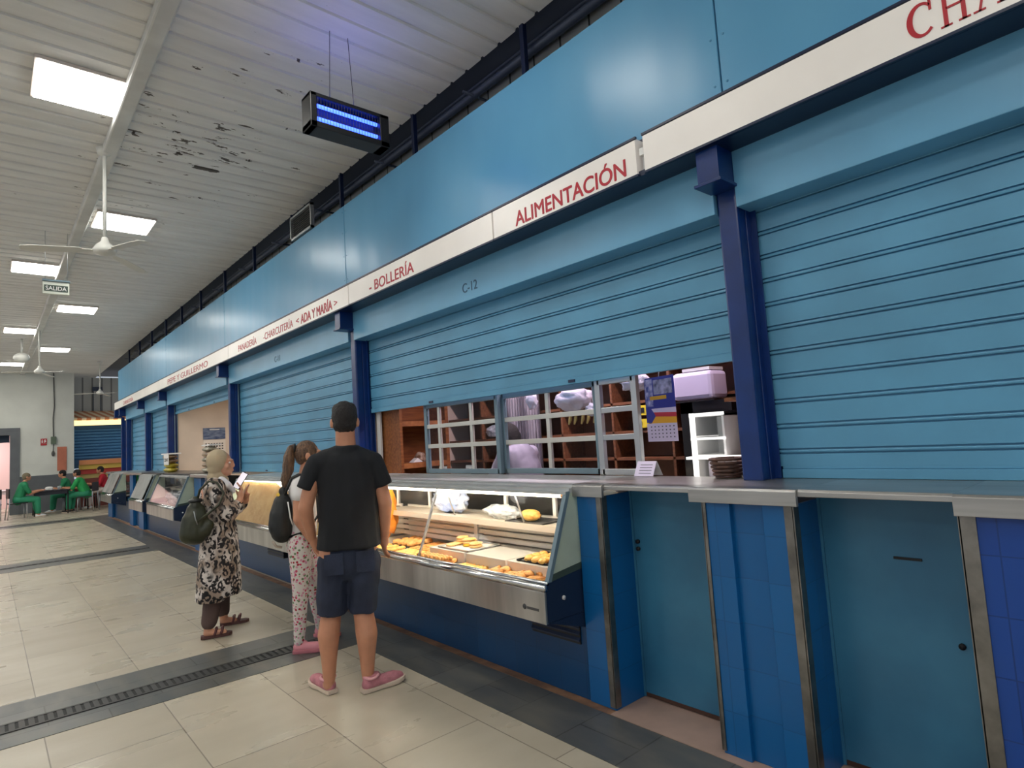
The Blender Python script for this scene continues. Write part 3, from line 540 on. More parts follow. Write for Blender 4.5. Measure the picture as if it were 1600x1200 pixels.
bag('pasta_bag', (4.06, 4.95, 1.56), (.05, .13, .06), 'clear bag of goods on the rear shelf behind the left window', m_plasticwrap, 4)
bag('pasta_bag', (4.08, 4.55, 1.58), (.06, .11, .08), 'dark green patterned bag on the rear shelf behind the left window', mat('green_bag', (96, 118, 92), .4, rgb2=(40, 60, 52), vscale=20), 6)
hr = thing('hanging_rail', 'thin rail hanging below the large white bag, carrying the pale yellow strips', 'rail', (3.62, 3.28, 1.66)); MB().tube([(3.62, 3.10, 1.665), (3.62, 3.47, 1.665)], .005, 6).build('rod', m_alu, hr)
for y in (3.12, 3.45): MB().tube([(3.62, y, 1.665), (3.62, y, 2.75)], .002, 5).build('cord', m_alu, hr)
for k, y in enumerate((3.15, 3.22, 3.28, 3.36, 3.42)):
    tag(MB().tube([(3.62, y, 1.66), (3.62, y+.01, 1.60), (3.61, y+.02, 1.56)], [.012, .014, .006], 8).build('hanging_sausage', mat('pale_yellow', (206, 184, 110), .5)), 'pale yellow strip hanging below the large white bag', 'hanging food', 'pale strips below the white bag')
t = thing('yellow_box', 'small yellow box with dark print on the rear shelf behind the half open window', 'box', (4.02, 2.95, 1.60)); MB().box(3.99, 4.0, 2.93, 3.07, 1.60, 1.68).box(3.99, 4.0, 2.93, 3.07, 1.50, 1.57).build('carton', mat('yellow_carton', (226, 204, 50), .5), t)
MB().box(3.987, 3.99, 2.96, 3.04, 1.62, 1.66).box(3.987, 3.99, 2.99, 3.02, 1.52, 1.55).build('print', m_dark, t)
# striped curtain
cu = N('curtain_fabric'); wv = cu.n('TexWave', {0: cu.mapping(), 'Scale': 9.0, 'Distortion': 1.2}, bands_direction='Y').outputs[1]
cu.out('Base Color', cu.mix(wv, (150, 143, 150), (78, 73, 82))); cu.out('Roughness', .8)
cv = MB(); n = 60; vs = []; 
for i in range(n+1):
    y = 4.12+.50*i/n; x = 3.93+.018*math.sin(i*1.3)
    vs += [(x, y, 1.0), (x, y, 1.88)]
cv.add(vs, [(2*i, 2*i+2, 2*i+3, 2*i+1) for i in range(n)], True); vs2 = [(a+.006, b_, c_) for a, b_, c_ in vs]; cv.add(vs2, [(2*i, 2*i+2, 2*i+3, 2*i+1) for i in range(n)], True)
tag(cv.build('striped_curtain', cu.m), 'grey striped curtain hanging behind the vendor', 'curtain')
# calendars
t = thing('wall_calendar', 'large blue, red and yellow calendar hanging in the bakery stall', 'calendar', (3.42, 2.4, 1.3))
CM = Matrix.Translation((3.45, 2.42, 0)) @ Matrix.Rotation(math.radians(-12), 4, 'Z')
def cpl(nm, m, y0, y1, z0, z1, k=0): return MB().box(-.001-k*.0008, .0005-k*.0008, y0, y1, z0, z1, CM).build(nm, m, t)
cpl('backing_sheet', mat('calendar_blue', (42, 52, 150), .5), -.14, .15, 1.62, 1.84)
MB().prism([(-.14, 1.60), (.15, 1.60), (.15, 1.70), (.02, 1.62)], 'x', 0, .001)
cpl('picture', mat('calendar_picture', (190, 186, 214), .5, rgb2=(60, 66, 90), vscale=16), -.12, .06, 1.72, 1.82, 1)
cpl('side_picture', mat('calendar_white_print', (224, 216, 238), .5, rgb2=(80, 90, 170), vscale=30), .07, .145, 1.64, 1.83, 1)
cpl('title_band', mat('calendar_orange', (238, 176, 40), .5), -.06, .10, 1.685, 1.71, 2)
cpl('lower_left_sheet', mat('calendar_blue', 0), .02, .15, 1.53, 1.62)
def cpoly(nm, m, pts, k): return MB().prism(pts, 'x', -.001-k*.0008, .0005-k*.0008).build(nm, m, t)
for nm, m, pts, k in (('white_band', mat('calendar_paper', (228, 216, 240), .5), [(-.14, 1.585), (.075, 1.60), (.095, 1.625), (-.14, 1.625)], 1), ('red_band', mat('calendar_red', (206, 50, 70), .5), [(-.14, 1.56), (.055, 1.57), (.072, 1.60), (-.14, 1.59)], 2), ('yellow_band', mat('calendar_orange', 0), [(-.14, 1.52), (.10, 1.525), (.055, 1.572), (-.14, 1.562)], 2)):
    q = MB().prism(pts, 'x', -.001-k*.0008, .0005-k*.0008); q.v = [CM @ v for v in q.v]; q.build(nm, m, t)
cpl('month_sheet', mat('calendar_paper', 0), -.14, .15, 1.40, 1.525, 1)
q = MB()
for r in range(4):
    for c_ in range(7): q.box(-.0035, -.0025, -.115+c_*.036, -.105+c_*.036, 1.425+r*.024, 1.433+r*.024, CM)
q.build('day_numbers', mat('print_grey', (70, 66, 90), .6), t, kind='stuff')
MB().tube([(3.45, 2.42, 1.84), (3.46, 2.42, 1.88)], .003, 6).build('hook', m_alu, t)
# white box (heater), black doorway, lit fridge, shelf light
t = thing('wall_cabinet', 'white rounded box mounted high in the bakery stall, right of the calendar', 'cabinet', (3.9, 2.38, 1.7)); MB().box(3.78, 4.0, 2.22, 2.545, 1.675, 1.875).build('body', mat('lilac_white', (222, 212, 238), .35), t, bevel=.03); box('top_tray', m_white, 3.8, 3.98, 2.24, 2.46, 1.878, 1.90, t)
MB().box(3.775, 3.782, 2.21, 2.555, 1.66, 1.668).build('edge_cable', m_dark, t)
t = thing('black_doorway', 'black frame of the dark gap below the white box', 'frame', (3.95, 2.4, 0)); MB().box(3.80, 3.88, 2.40, 2.50, .1, 1.66).box(3.80, 3.88, 2.10, 2.50, 1.58, 1.66).box(3.86, 3.9, 2.1, 2.42, .1, 1.6).build('frame', m_black, t)
t = thing('glass_fridge', 'small bright white lit fridge at the right of the bakery stall', 'refrigerator', (3.45, 2.08, 1.0))
fr = MB().box(3.42, 3.72, 2.165, 2.18, 1.0, 1.56).box(3.42, 3.72, 1.95, 1.965, 1.0, 1.56).box(3.42, 3.72, 1.95, 2.18, 1.545, 1.56).box(3.70, 3.72, 1.95, 2.18, 1.0, 1.56); fr.build('body', mat('fridge_white', (236, 236, 236), .4, emit=(255, 255, 250), es=.0), t)
MB().box(3.41, 3.42, 2.15, 2.185, 1.0, 1.57).box(3.41, 3.42, 1.945, 2.185, 1.55, 1.57).box(3.41, 3.42, 1.945, 2.185, 1.40, 1.415).build('door_frame', mat('fridge_led', (255, 255, 252), .4, emit=(255, 255, 250), es=1.0), t)
for z in (1.15, 1.30, 1.42): box('shelf', m_white, 3.44, 3.70, 1.97, 2.16, z, z+.006, t)
MB().box(3.43, 3.69, 1.965, 2.0, 1.42, 1.54).build('upper_panel', mat('fridge_grey', (150, 152, 150), .4), t)
for k, (y, cc) in enumerate(((2.12, (230, 220, 236)), (2.06, (236, 186, 60)), (2.0, (220, 224, 220)))): tag(MB().lathe([(.02, 0), (.02, .09), (.01, .11), (.01, .12)], (3.52, y, 1.157), 12).build('drink_bottle', mat('bottle_%d' % k, cc, .3)), ('white', 'yellow', 'clear')[k]+' bottle inside the small lit fridge', 'bottle')
t = thing('lit_glass_shelf', 'bright lit shelf board behind the basket at the right of the bakery stall', 'shelf', (3.35, 1.8, 1.28)); box('board', mat('lit_shelf', (255, 255, 250), .4, emit=(255, 250, 240), es=1.2), 3.30, 3.44, 1.58, 2.16, 1.285, 1.30, t); MB().box(3.40, 3.42, 1.58, 1.61, 1.0, 1.285).build('bracket', m_alu, t)
def basket(name, c, r, h, label, m, rows=5):
    t = thing(name, label, 'basket', c); n = 26
    MB().lathe([(r*.8, 0), (r*.8, .006)], c).build('base', m, t)
    for k in range(rows):
        rr = r*(.8+.2*k/(rows-1)); z = .008+h*(k+.5)/rows
        MB().tube([(c[0]+(rr+.004*((i+k) % 2))*math.cos(2*math.pi*i/n), c[1]+(rr+.004*((i+k) % 2))*math.sin(2*math.pi*i/n), c[2]+z) for i in range(n+1)], h/rows*.42, 6).build('weave_row', m, t)
    return t
basket('wicker_basket', (3.02, 1.725, 1.207), .085, .10, 'dark wicker basket on the steel counter beside the navy pillar', mat('dark_wicker', (92, 60, 44), .6, rgb2=(60, 40, 32), vscale=30))
for k in range(5): tag(MB().ell((3.02+.035*math.cos(k*1.3), 1.725+.035*math.sin(k*1.3), 1.29), (.02, .016, .014)).build('wrapped_sweet', mat('wrapped_white', (222, 210, 206), .3)), 'small wrapped sweet in the dark wicker basket on the counter', 'sweet', 'sweets in the wicker basket')
basket('straw_basket', (3.62, 1.78, 1.66), .12, .11, 'pale straw basket on the high shelf above the lit fridge', mat('straw', (150, 122, 60), .7, rgb2=(110, 86, 44), vscale=30))
box('high_shelf', m_wood, 3.5, 4.0, 1.57, 1.98, 1.63, 1.655, label='wooden shelf board carrying the pale straw basket', cat='shelf')
t = thing('desk_calendar', 'white paper desk calendar standing on the counter flap', 'desk calendar', (3.02, 2.26, 1.207))
MB().prism([(3.0, 1.207), (2.998, 1.208), (3.045, 1.295), (3.048, 1.294)], 'y', 2.20, 2.34).build('front_sheet', mat('calendar_paper', 0), t); MB().prism([(3.10, 1.207), (3.098, 1.207), (3.046, 1.294), (3.049, 1.295)], 'y', 2.20, 2.34).build('rear_sheet', m_white, t)
q = MB()
for k in range(4): q.prism([(3.008+.009*k-.002, 1.224+.016*k), (3.008+.009*k-.0025, 1.2245+.016*k), (3.009+.009*k-.002, 1.2275+.016*k), (3.010+.009*k-.002, 1.227+.016*k)], 'y', 2.22, 2.31)
q.build('print', mat('print_grey', 0), t)
tag(MB().prism([(3.16, 1.206), (3.158, 1.207), (3.17, 1.27), (3.172, 1.27)], 'y', 4.20, 4.29).build('price_card', m_white), 'small white price card standing behind the left window', 'price card')
tag(MB().prism([(3.16, 1.206), (3.158, 1.207), (3.17, 1.26), (3.172, 1.26)], 'y', 4.58, 4.70).build('price_card', m_white), 'white card at the lower left corner of the left window', 'price card')
tag(MB().box(3.068, 3.088, 5.60, 5.67, 1.206, 1.83).build('white_post', mat('white_post', (212, 208, 204), .5)), 'white upright board beside the navy pillar at the left of the bakery stall', 'board')
for y, z, e in ((3.7, 2.6, 34), (2.3, 2.6, 16)):
    l = bpy.data.lights.new('stall_tube', 'AREA'); l.shape = 'RECTANGLE'; l.size = 1.2; l.size_y = .1; l.energy = e*1.0; l.color = (1, .80, .90); o = bpy.data.objects.new('stall_tube', l); C.objects.link(o); o.location = (3.55, y, z); o.rotation_euler = (0, 0, math.pi/2)
l = bpy.data.lights.new('open_stall_tube', 'AREA'); l.shape = 'RECTANGLE'; l.size = 1.2; l.size_y = .1; l.energy = 26; l.color = (1, .93, .86); o = bpy.data.objects.new('open_stall_tube', l); C.objects.link(o); o.location = (4.0, 12.6, 2.7)
l = bpy.data.lights.new('beyond_tube', 'AREA'); l.size = 1.5; l.energy = 120; l.color = (1, .86, .84); o = bpy.data.objects.new('beyond_tube', l); C.objects.link(o); o.location = (-.5, 27.5, 2.9)
# ---------------- open stall with calendar ----------------
t = thing('ship_calendar', 'white wall calendar with a dark blue picture in the open far stall', 'calendar', (3.77, 14.285, 1.6))
box('picture', mat('ship_picture', (54, 72, 112), .4, rgb2=(120, 134, 158), vscale=7, streak=(1, 1, 4)), 3.55, 4.0, 14.278, 14.286, 1.83, 2.08, t); box('month_sheet', mat('calendar_cream', (230, 220, 208), .6), 3.55, 4.0, 14.279, 14.286, 1.45, 1.82, t)
q = MB()
for r in range(5):
    for c_ in range(7): q.box(3.59+c_*.055, 3.62+c_*.055, 14.276, 14.279, 1.50+r*.055, 1.525+r*.055)
q.build('day_numbers', m_dark, t, kind='stuff'); MB().box(3.68, 3.88, 14.276, 14.278, 2.03, 2.05).build('title', m_white, t)
# goods stacked on the far counter
t = thing('far_counter_top', 'grey counter top under the stacked yellow packets', 'counter top', (2.8, 12.6, 1.2), 'stainless counter tops')
MB().box(2.50, 3.06, 10.9, 14.95, 1.206, 1.212).build('top', m_steeld, t)
def packets(x, y, label_base, cols, n, grp, w=.62):
    z = 1.214
    for k in range(n):
        r = .048; tag(blobmesh((x+random.uniform(-.015, .015), y+random.uniform(-.03, .03), z+r*.86), (.11, w/2, r), .12, 8, k+y).build('food_packet', cols[k % len(cols)], origin=(x, y, z)), label_base % ('topmost' if k == n-1 else 'lowest' if k == 0 else ORD[k]+' above the lowest'), 'packet', grp); z += r*1.74
m_yel = mat('yellow_packet', (206, 190, 60), .35, rgb2=(120, 104, 40), vscale=9); m_brp = mat('brown_packet', (176, 150, 118), .35, rgb2=(96, 74, 60), vscale=12); m_dk = mat('dark_packet', (96, 92, 78), .35, rgb2=(186, 180, 160), vscale=14)
packets(2.72, 13.3, '%s packet in the stack behind the price card on the far counter', [m_yel, m_yel, m_brp, m_brp], 4, 'packets behind the price card')
tag(MB().box(2.62, 2.84, 13.0, 13.62, 1.55, 1.575).build('box_lid', m_white), 'white flat lid on top of the stack of yellow packets', 'lid')
packets(2.78, 10.75, '%s packet in the tall stack just left of the headscarf', [m_dk, m_brp, m_dk, m_brp], 5, 'packets beside the headscarf', .5)
tag(MB().box(2.70, 2.88, 10.5, 10.98, 1.645, 1.668).build('box_lid', m_white), 'white flat lid on the tall packet stack behind the headscarf', 'lid')
t = thing('price_sign', 'white price card reading 2,50 € in front of the yellow packets', 'price card', (2.6, 13.0, 1.3)); MB().box(2.585, 2.59, 12.82, 13.22, 1.36, 1.55).build('card', m_white, t)
text('lettering', '2,50 €', m_dark, (2.584, 13.17, 1.42), .06, t, width=.30, bold=.008)
tag(MB().box(2.84, 2.88, 13.7, 14.0, 1.214, 1.36).build('carton', m_white), 'small white carton at the left of the yellow packets', 'carton')
# ---------------- pastries ----------------
m_gold = mat('golden_pastry', (228, 180, 96), .5, rgb2=(200, 136, 60), vscale=22, bump=.4, bscale=60)
m_gold2 = mat('toasted_pastry', (222, 164, 92), .5, rgb2=(184, 116, 56), vscale=26, bump=.4, bscale=60)
m_pale = mat('pale_pastry', (222, 182, 122), .5, rgb2=(206, 160, 96), vscale=22, bump=.4, bscale=60)
m_yolk = mat('yellow_custard', (236, 190, 52), .4)
m_tray = mat('dark_baking_tray', (70, 70, 72), .4, .6); m_paper = mat('white_tray_paper', (240, 236, 228), .6)
def tray(x, y, z, lx, ly, label, m, name='baking_tray', paper=False, rot=0):
    t = thing(name, label, 'tray', (x, y, z)); a, b = lx/2, ly/2
    MB().box(x-a, x+a, y-b, y+b, z, z+.003).build('plate', m, t)
    MB().box(x-a, x-a+.004, y-b, y+b, z, z+.011).box(x+a-.004, x+a, y-b, y+b, z, z+.011).box(x-a, x+a, y-b, y-b+.004, z, z+.011).box(x-a, x+a, y+b-.004, y+b, z, z+.011).build('rim', m, t)
    if paper: MB().box(x-a+.006, x+a-.006, y-b+.006, y+b-.006, z+.0032, z+.0045).build('paper', m_paper, t)
    t.rotation_euler.z = rot; return t
protos = {}
def pastry(kind, x, y, z, rz, label, grp, sc=1, tilt=0):
    spec = {'roll': ((.05, .028, .020), m_gold), 'flat': ((.045, .035, .010), m_pale), 'bun': ((.042, .036, .026), m_gold2), 'stick': ((.075, .016, .013), m_gold), 'twist': ((.055, .022, .020), m_gold2), 'custard': ((.045, .035, .012), m_yolk), 'slice': ((.055, .045, .012), m_gold2)}[kind]
    if kind not in protos:
        r = spec[0]; mb = MB()
        if kind == 'twist':
            for k in range(5): mb.ell(((k-2)*.022, 0, .018+.002*(k % 2)), (.017, .022, .018), Matrix.Rotation(.5, 3, 'Z'), 12, 8)
        elif kind == 'slice': mb.prism([(-.055, -.04), (.05, -.045), (.055, .04), (-.05, .045)], 'z', 0, .014); mb.prism([(-.05, -.035), (.045, -.04), (.05, .035), (-.045, .04)], 'z', .014, .020)
        else:
            def dz(p, r=r): k = 1+.12*noise.noise(Vector((p.x*60, p.y*60, p.z*60))); return Vector((p.x*k, p.y*k, max(p.z*k, -r[2]*.8)))
            mb.ell((0, 0, r[2]*.8), r, None, 18, 10, dz)
        o = mb.build({'roll': 'pastry_roll', 'flat': 'flat_cake', 'bun': 'bread_bun', 'stick': 'bread_stick', 'twist': 'twisted_pastry', 'custard': 'custard_cake', 'slice': 'pastry_slice'}[kind], spec[1]); protos[kind] = [o, False]
    o, used = protos[kind]
    if used: o = o.copy(); C.objects.link(o)
    protos[kind][1] = True
    o.location = (x, y, z); o.rotation_euler = (tilt, 0, rz); o.scale = (sc,)*3; tag(o, label, 'pastry', grp); return o
# metal risers
for i, (a, b) in enumerate(((2.50, 2.93), (2.95, 3.36), (3.38, 3.80))):
    t = thing('steel_riser', ('right', 'middle, empty', 'left')[i]+' steel riser box at the back of the lit bakery case', 'riser', (2.62, (a+b)/2, .655)); MB().box(2.44, 2.785, a, b, .656, .735).build('box', m_deck, t, bevel=.003)
# back row trays
tray(2.60, 2.70, .736, .27, .34, 'dark tray of golden rolls on the right riser at the right end of the case', m_tray)
for k in range(13):
    r, c_ = divmod(k, 4); pastry('roll', 2.50+.062*r+random.uniform(-.006, .006), 2.57+.075*c_+random.uniform(-.008, .008), .740+(.0 if k < 12 else .03), random.uniform(-.3, .3)+.3, 'golden roll on the dark tray at the right end of the lit case', 'golden rolls on the right tray')
tray(2.60, 3.54, .736, .28, .36, 'white papered tray with flat cakes on the left riser', m_alu, 'paper_tray', True)
for k, (dx, dy, n) in enumerate(((-.06, .11, 1), (-.02, .11, 0), (0, -.01, 3), (-.01, -.10, 2), (.03, .11, 3), (.04, .03, 2))):
    for j in range(max(1, n)): pastry('custard' if k == 2 and j < 1 else 'flat', 2.60+dx, 3.54+dy, .742+.018*j, random.uniform(-.4, .4), 'flat pale cake stacked on the white papered tray of the left riser' if not (k == 2 and j < 1) else 'yellow custard cake on the white papered tray', 'flat cakes on the papered tray' if not (k == 2 and j < 1) else None, 1.15)
# front row
tray(2.385, 2.78, .656, .155, .56, 'white papered tray with brown slices at the front right of the case', m_alu, 'paper_tray', True)
for k in range(13):
    r, c_ = divmod(k, 6); pastry(('slice', 'bun', 'twist')[k % 3], 2.345+.07*r, 2.64+.07*c_+random.uniform(-.01, .01), .662+(.02 if k > 11 else 0), random.uniform(-.5, .5), 'brown pastry on the papered tray at the front right of the lit case', 'brown pastries at the front right', .95)
tray(2.385, 3.24, .656, .15, .30, 'dark tray of pale long pastries at the front middle of the case', m_tray)
for k in range(12):
    r, c_ = divmod(k, 6); pastry('stick', 2.36+.05*r, 3.13+.043*c_, .660, random.uniform(-.25, .25)+.1, 'long pale pastry on the dark tray at the front middle of the lit case', 'long pastries at the front middle', .8)
tray(2.385, 3.60, .656, .155, .36, 'white papered tray heaped with twisted pastries left of the long ones', m_alu, 'paper_tray', True)
for k in range(24):
    r, c_ = divmod(k % 18, 6); pastry('twist', 2.345+.042*r, 3.47+.052*c_, .662+(.026 if k >= 18 else 0), random.uniform(-.7, .7), 'twisted brown pastry heaped on the tray beside the glass divider', 'twisted pastries by the divider', .85)
# left part
tray(2.40, 3.98, .656, .17, .34, 'dark tray of golden rolls left of the glass divider', m_tray)
for k in range(15):
    r, c_ = divmod(k, 5); pastry('roll', 2.35+.05*r, 3.86+.062*c_, .660, random.uniform(-.3, .3)+.2, 'golden roll on the front tray left of the glass divider', 'golden rolls left of the divider', .9)
tray(2.66, 4.02, .656, .27, .42, 'dark tray covered with orange brown slices behind the divider', m_tray)
for k in range(15):
    r, c_ = divmod(k, 5); pastry('slice', 2.56+.10*r, 3.86+.08*c_, .662, random.uniform(-.15, .15), 'orange brown slice on the rear tray left of the glass divider', 'slices on the rear left tray', .85)
tray(2.42, 4.40, .656, .20, .36, 'white papered tray of pastries near the man at the left of the case', m_alu, 'paper_tray', True)
for k in range(18):
    r, c_ = divmod(k, 6); pastry(('roll', 'stick')[k % 2], 2.35+.062*r, 4.26+.054*c_, .662, random.uniform(-.4, .4), 'pastry on the papered tray close to the man at the left of the case', 'pastries near the man', .85)
tray(2.68, 4.42, .656, .24, .32, 'dark tray of sugared buns at the back left of the case', m_tray)
for k in range(12):
    r, c_ = divmod(k, 4); tag(pastry('bun', 2.60+.08*r, 4.31+.075*c_, .660, random.uniform(-.4, .4), 'sugared bun on the rear tray at the left of the lit case', 'sugared buns at the back left', .95), None)
bag('orange_sack', (2.62, 4.80, .90), (.13, .13, .22), 'large orange bag of snacks standing at the left end of the lit case', mat('orange_film', (232, 150, 46), .35, rgb2=(204, 116, 30), vscale=10, bump=.7, bscale=12), 8, 'bag', .25)
# on the upper shelf
bag('plastic_bundle', (2.80, 3.38, .965), (.07, .17, .05), 'crumpled clear plastic bag on the upper shelf of the lit case', m_plasticwrap, 12, 'plastic bag')
bag('plastic_bundle', (2.82, 4.05, 1.01), (.07, .22, .09), 'large clear plastic bag with a blue label on the upper shelf of the lit case', mat('film_blue', (206, 210, 220), .2, rgb2=(120, 140, 190), vscale=5, bump=.8, bscale=20), 14, 'plastic bag')
tray(2.80, 3.05, .916, .22, .36, 'dark tray with a loaf on the upper shelf of the lit case', m_tray)
tag(blobmesh((2.78, 3.06, .96), (.05, .085, .038), .15, 8, 21).build('bread_loaf', m_gold, origin=(2.78, 3.06, .92)), 'golden loaf on the upper shelf of the lit case', 'bread')
# plastic wrap inside the far unlit case, purple papers
bag('plastic_bundle', (2.50, 11.7, .80), (.13, .55, .12), 'heap of clear plastic wrap inside the unlit far case', m_plasticwrap, 31, 'plastic wrap')
tag(box('paper_lining', mat('bluish_case_lining', (120, 120, 150), .4, rgb2=(176, 176, 196), vscale=2), 2.93, 2.94, 11.0, 13.0, .66, 1.14), 'bluish lining at the back of the unlit far case', 'panel')
# ---------------- people ----------------
class Fig:
    """a figure's own frame: s to the side, d deeper into the hall, z up, about a base point on the floor"""
    def __init__(f, x, y, ang=None):
        d = Vector((x, y, 0)).normalized() if ang is None else Vector((math.sin(ang), math.cos(ang), 0))
        f.b = Vector((x, y, 0)); f.D = d; f.S = Vector((d.y, -d.x, 0)); f.R = Matrix((f.S, f.D, Vector((0, 0, 1)))).transposed()
    def p(f, s, d, z): return f.b+f.S*s+f.D*d+Vector((0, 0, z))
    def cap(f, mb, a, b, ra, rb, fs=1, fd=1, flat=False):       # tapered limb with round ends; fs, fd flatten it sideways / in depth
        A, B = Vector(a), Vector(b); t = B-A; L = t.length; t.normalize(); u = t.orthogonal().normalized(); w = t.cross(u); n = 14; vs = []; rings = []
        for k in range(1, 5): q = math.pi/2*(k/5); rings.append((-math.cos(q)*ra, math.sin(q)*ra))
        rings += [(L*j/6, ra+(rb-ra)*j/6) for j in range(7)]
        for k in range(4, 0, -1): q = math.pi/2*(k/5); rings.append((L+(.002 if flat else math.cos(q)*rb), math.sin(q)*rb))
        for h, r in rings:
            for k in range(n):
                o = (u*math.cos(2*math.pi*k/n)+w*math.sin(2*math.pi*k/n))*r; o = Vector((o.x*fs, o.y*fd, o.z)); v = A+t*h+o; vs.append(f.p(*v))
        vs += [f.p(*(A-t*ra)), f.p(*(B+t*(.002 if flat else rb)))]; m = len(rings); T = m*n
        fs_ = [(i*n+k, i*n+(k+1) % n, (i+1)*n+(k+1) % n, (i+1)*n+k) for i in range(m-1) for k in range(n)]
        fs_ += [(T, (k+1) % n, k) for k in range(n)]+[(T+1, (m-1)*n+k, (m-1)*n+(k+1) % n) for k in range(n)]
        mb.add(vs, fs_, True)
    def ell(f, mb, c, r, tilt=0, axis='S'):         # ellipsoid, tilted about the side (pitch) or depth (lean) axis
        M = f.R @ Matrix.Rotation(tilt, 3, 'X' if axis == 'S' else 'Y'); mb.ell(f.p(*c), r, M, 18, 12)
    def chain(f, mb, pts, rs, fs=1, fd=1, flat=False):
        for i in range(len(pts)-1): f.cap(mb, pts[i], pts[i+1], rs[i], rs[i+1], fs, fd, flat and i == len(pts)-2)
def organic(name, mb, m, parent, vox=.008, smooth=6, wr=0, wf=14, crease=None):
    """grow one continuous surface over the overlapping volumes"""
    me = bpy.data.meshes.new(name); O = org(parent); me.from_pydata([v-O for v in mb.v], [], mb.f)
    bm = bmesh.new(); bm.from_mesh(me); bmesh.ops.recalc_face_normals(bm, faces=bm.faces); bm.to_mesh(me); bm.free()
    o = bpy.data.objects.new('tmp', me); C.objects.link(o)
    r = o.modifiers.new('r', 'REMESH'); r.mode = 'VOXEL'; r.voxel_size = vox
    s = o.modifiers.new('s', 'SMOOTH'); s.iterations = smooth; s.factor = .6
    dg = bpy.context.evaluated_depsgraph_get(); out = bpy.data.meshes.new_from_object(o.evaluated_get(dg)); bpy.data.objects.remove(o)
    if wr:
        nn = [v.normal.copy() for v in out.vertices]
        for v, q in zip(out.vertices, nn):
            p = v.co; k = noise.noise(Vector((p.x*wf, p.y*wf, p.z*wf*.45)))+.5*noise.noise(Vector((p.x*wf*2.1, p.y*wf*2.1, p.z*wf*1.3+5))); v.co = p+q*k*wr
    out.polygons.foreach_set('use_smooth', [True]*len(out.polygons)); out.name = name; out.materials.clear(); out.materials.append(m)
    ob = bpy.data.objects.new(name, out); C.objects.link(ob); ob.parent = parent; ORG[ob.name] = O; return ob
def skin(name, rgb): 
    m = mat(name, rgb, .5, var=.06, vscale=12, spec=.4); b = m.node_tree.nodes['Principled BSDF']; b.inputs['Subsurface Weight'].default_value = .08; b.inputs['Subsurface Radius'].default_value = (.02, .008, .004); return m
def hand(f, mb, w, dirn, side, curl=.5, sc=1.0):    # w wrist, dirn finger direction, side = thumb side direction, all in (s, d, z)
    w = Vector(w); t = Vector(dirn).normalized(); sd = Vector(side); sd = (sd-t*sd.dot(t)).normalized(); pn = t.cross(sd).normalized()
    f.cap(mb, w, w+t*.045*sc, .026*sc, .030*sc)
    for k in range(4):
        o = sd*(.030-.019*k)*sc; L = (.036, .042, .039, .030)[k]*sc; a = w+t*.045*sc+o*.8; b = w+t*.078*sc+o; f.cap(mb, a, b, .0125*sc, .0115*sc)
        c1 = curl*(.6+.12*k); d1 = (t*math.cos(c1)+pn*math.sin(c1)); e = b+d1*L; d2 = (t*math.cos(c1*2)+pn*math.sin(c1*2)); g = e+d2*L*.85
        f.cap(mb, b, e, .0105*sc, .0095*sc); f.cap(mb, e, g, .0095*sc, .008*sc)
    a = w+t*.015*sc+sd*.022*sc; b = a+(sd*.7+t*.8+pn*.3).normalized()*.045*sc; f.cap(mb, a, b, .014*sc, .0115*sc); f.cap(mb, b, b+(t*.9+pn*.5).normalized()*.03*sc, .011*sc, .009*sc)
def head(f, mb, c, face, r=(.074, .092, .112), ears=True):     # face = unit (s, d) the face looks to
    c = Vector(c); fx, fy = face; F = Vector((fx, fy, 0)); Sd = Vector((-fy, fx, 0))
    def e(o, rr, k=0):
        M = f.R @ Matrix((Sd, F, Vector((0, 0, 1)))).transposed().to_3x3(); mb.ell(f.p(*(c+Sd*o[0]+F*o[1]+Vector((0, 0, o[2])))), rr, M, 18, 12)
    e((0, -.008, .012), r); e((0, .03, -.045), (.055, .055, .065)); e((0, .052, -.082), (.028, .03, .022)); e((0, .092, -.018), (.012, .016, .020)); e((0, .088, .004), (.008, .012, .024))
    e((0, .085, -.055), (.022, .012, .006)); e((0, .084, -.066), (.018, .011, .006)); e((0, .078, .028), (.046, .014, .010))
    for q in (-1, 1):
        if ears: e((q*.080, -.008, -.008), (.012, .020, .032))
        e((q*.045, .055, -.025), (.022, .022, .024))
    return F, Sd
def eyes(f, c, F, Sd, parent):
    c = Vector(c)
    for q in (-1, 1): 
        mb = MB(); mb.ell(f.p(*(c+Sd*.030*q+F*.072+Vector((0, 0, .008)))), (.0095, .0095, .008)); mb.build('eye', mat('eye_white', (225, 220, 215), .2), parent)
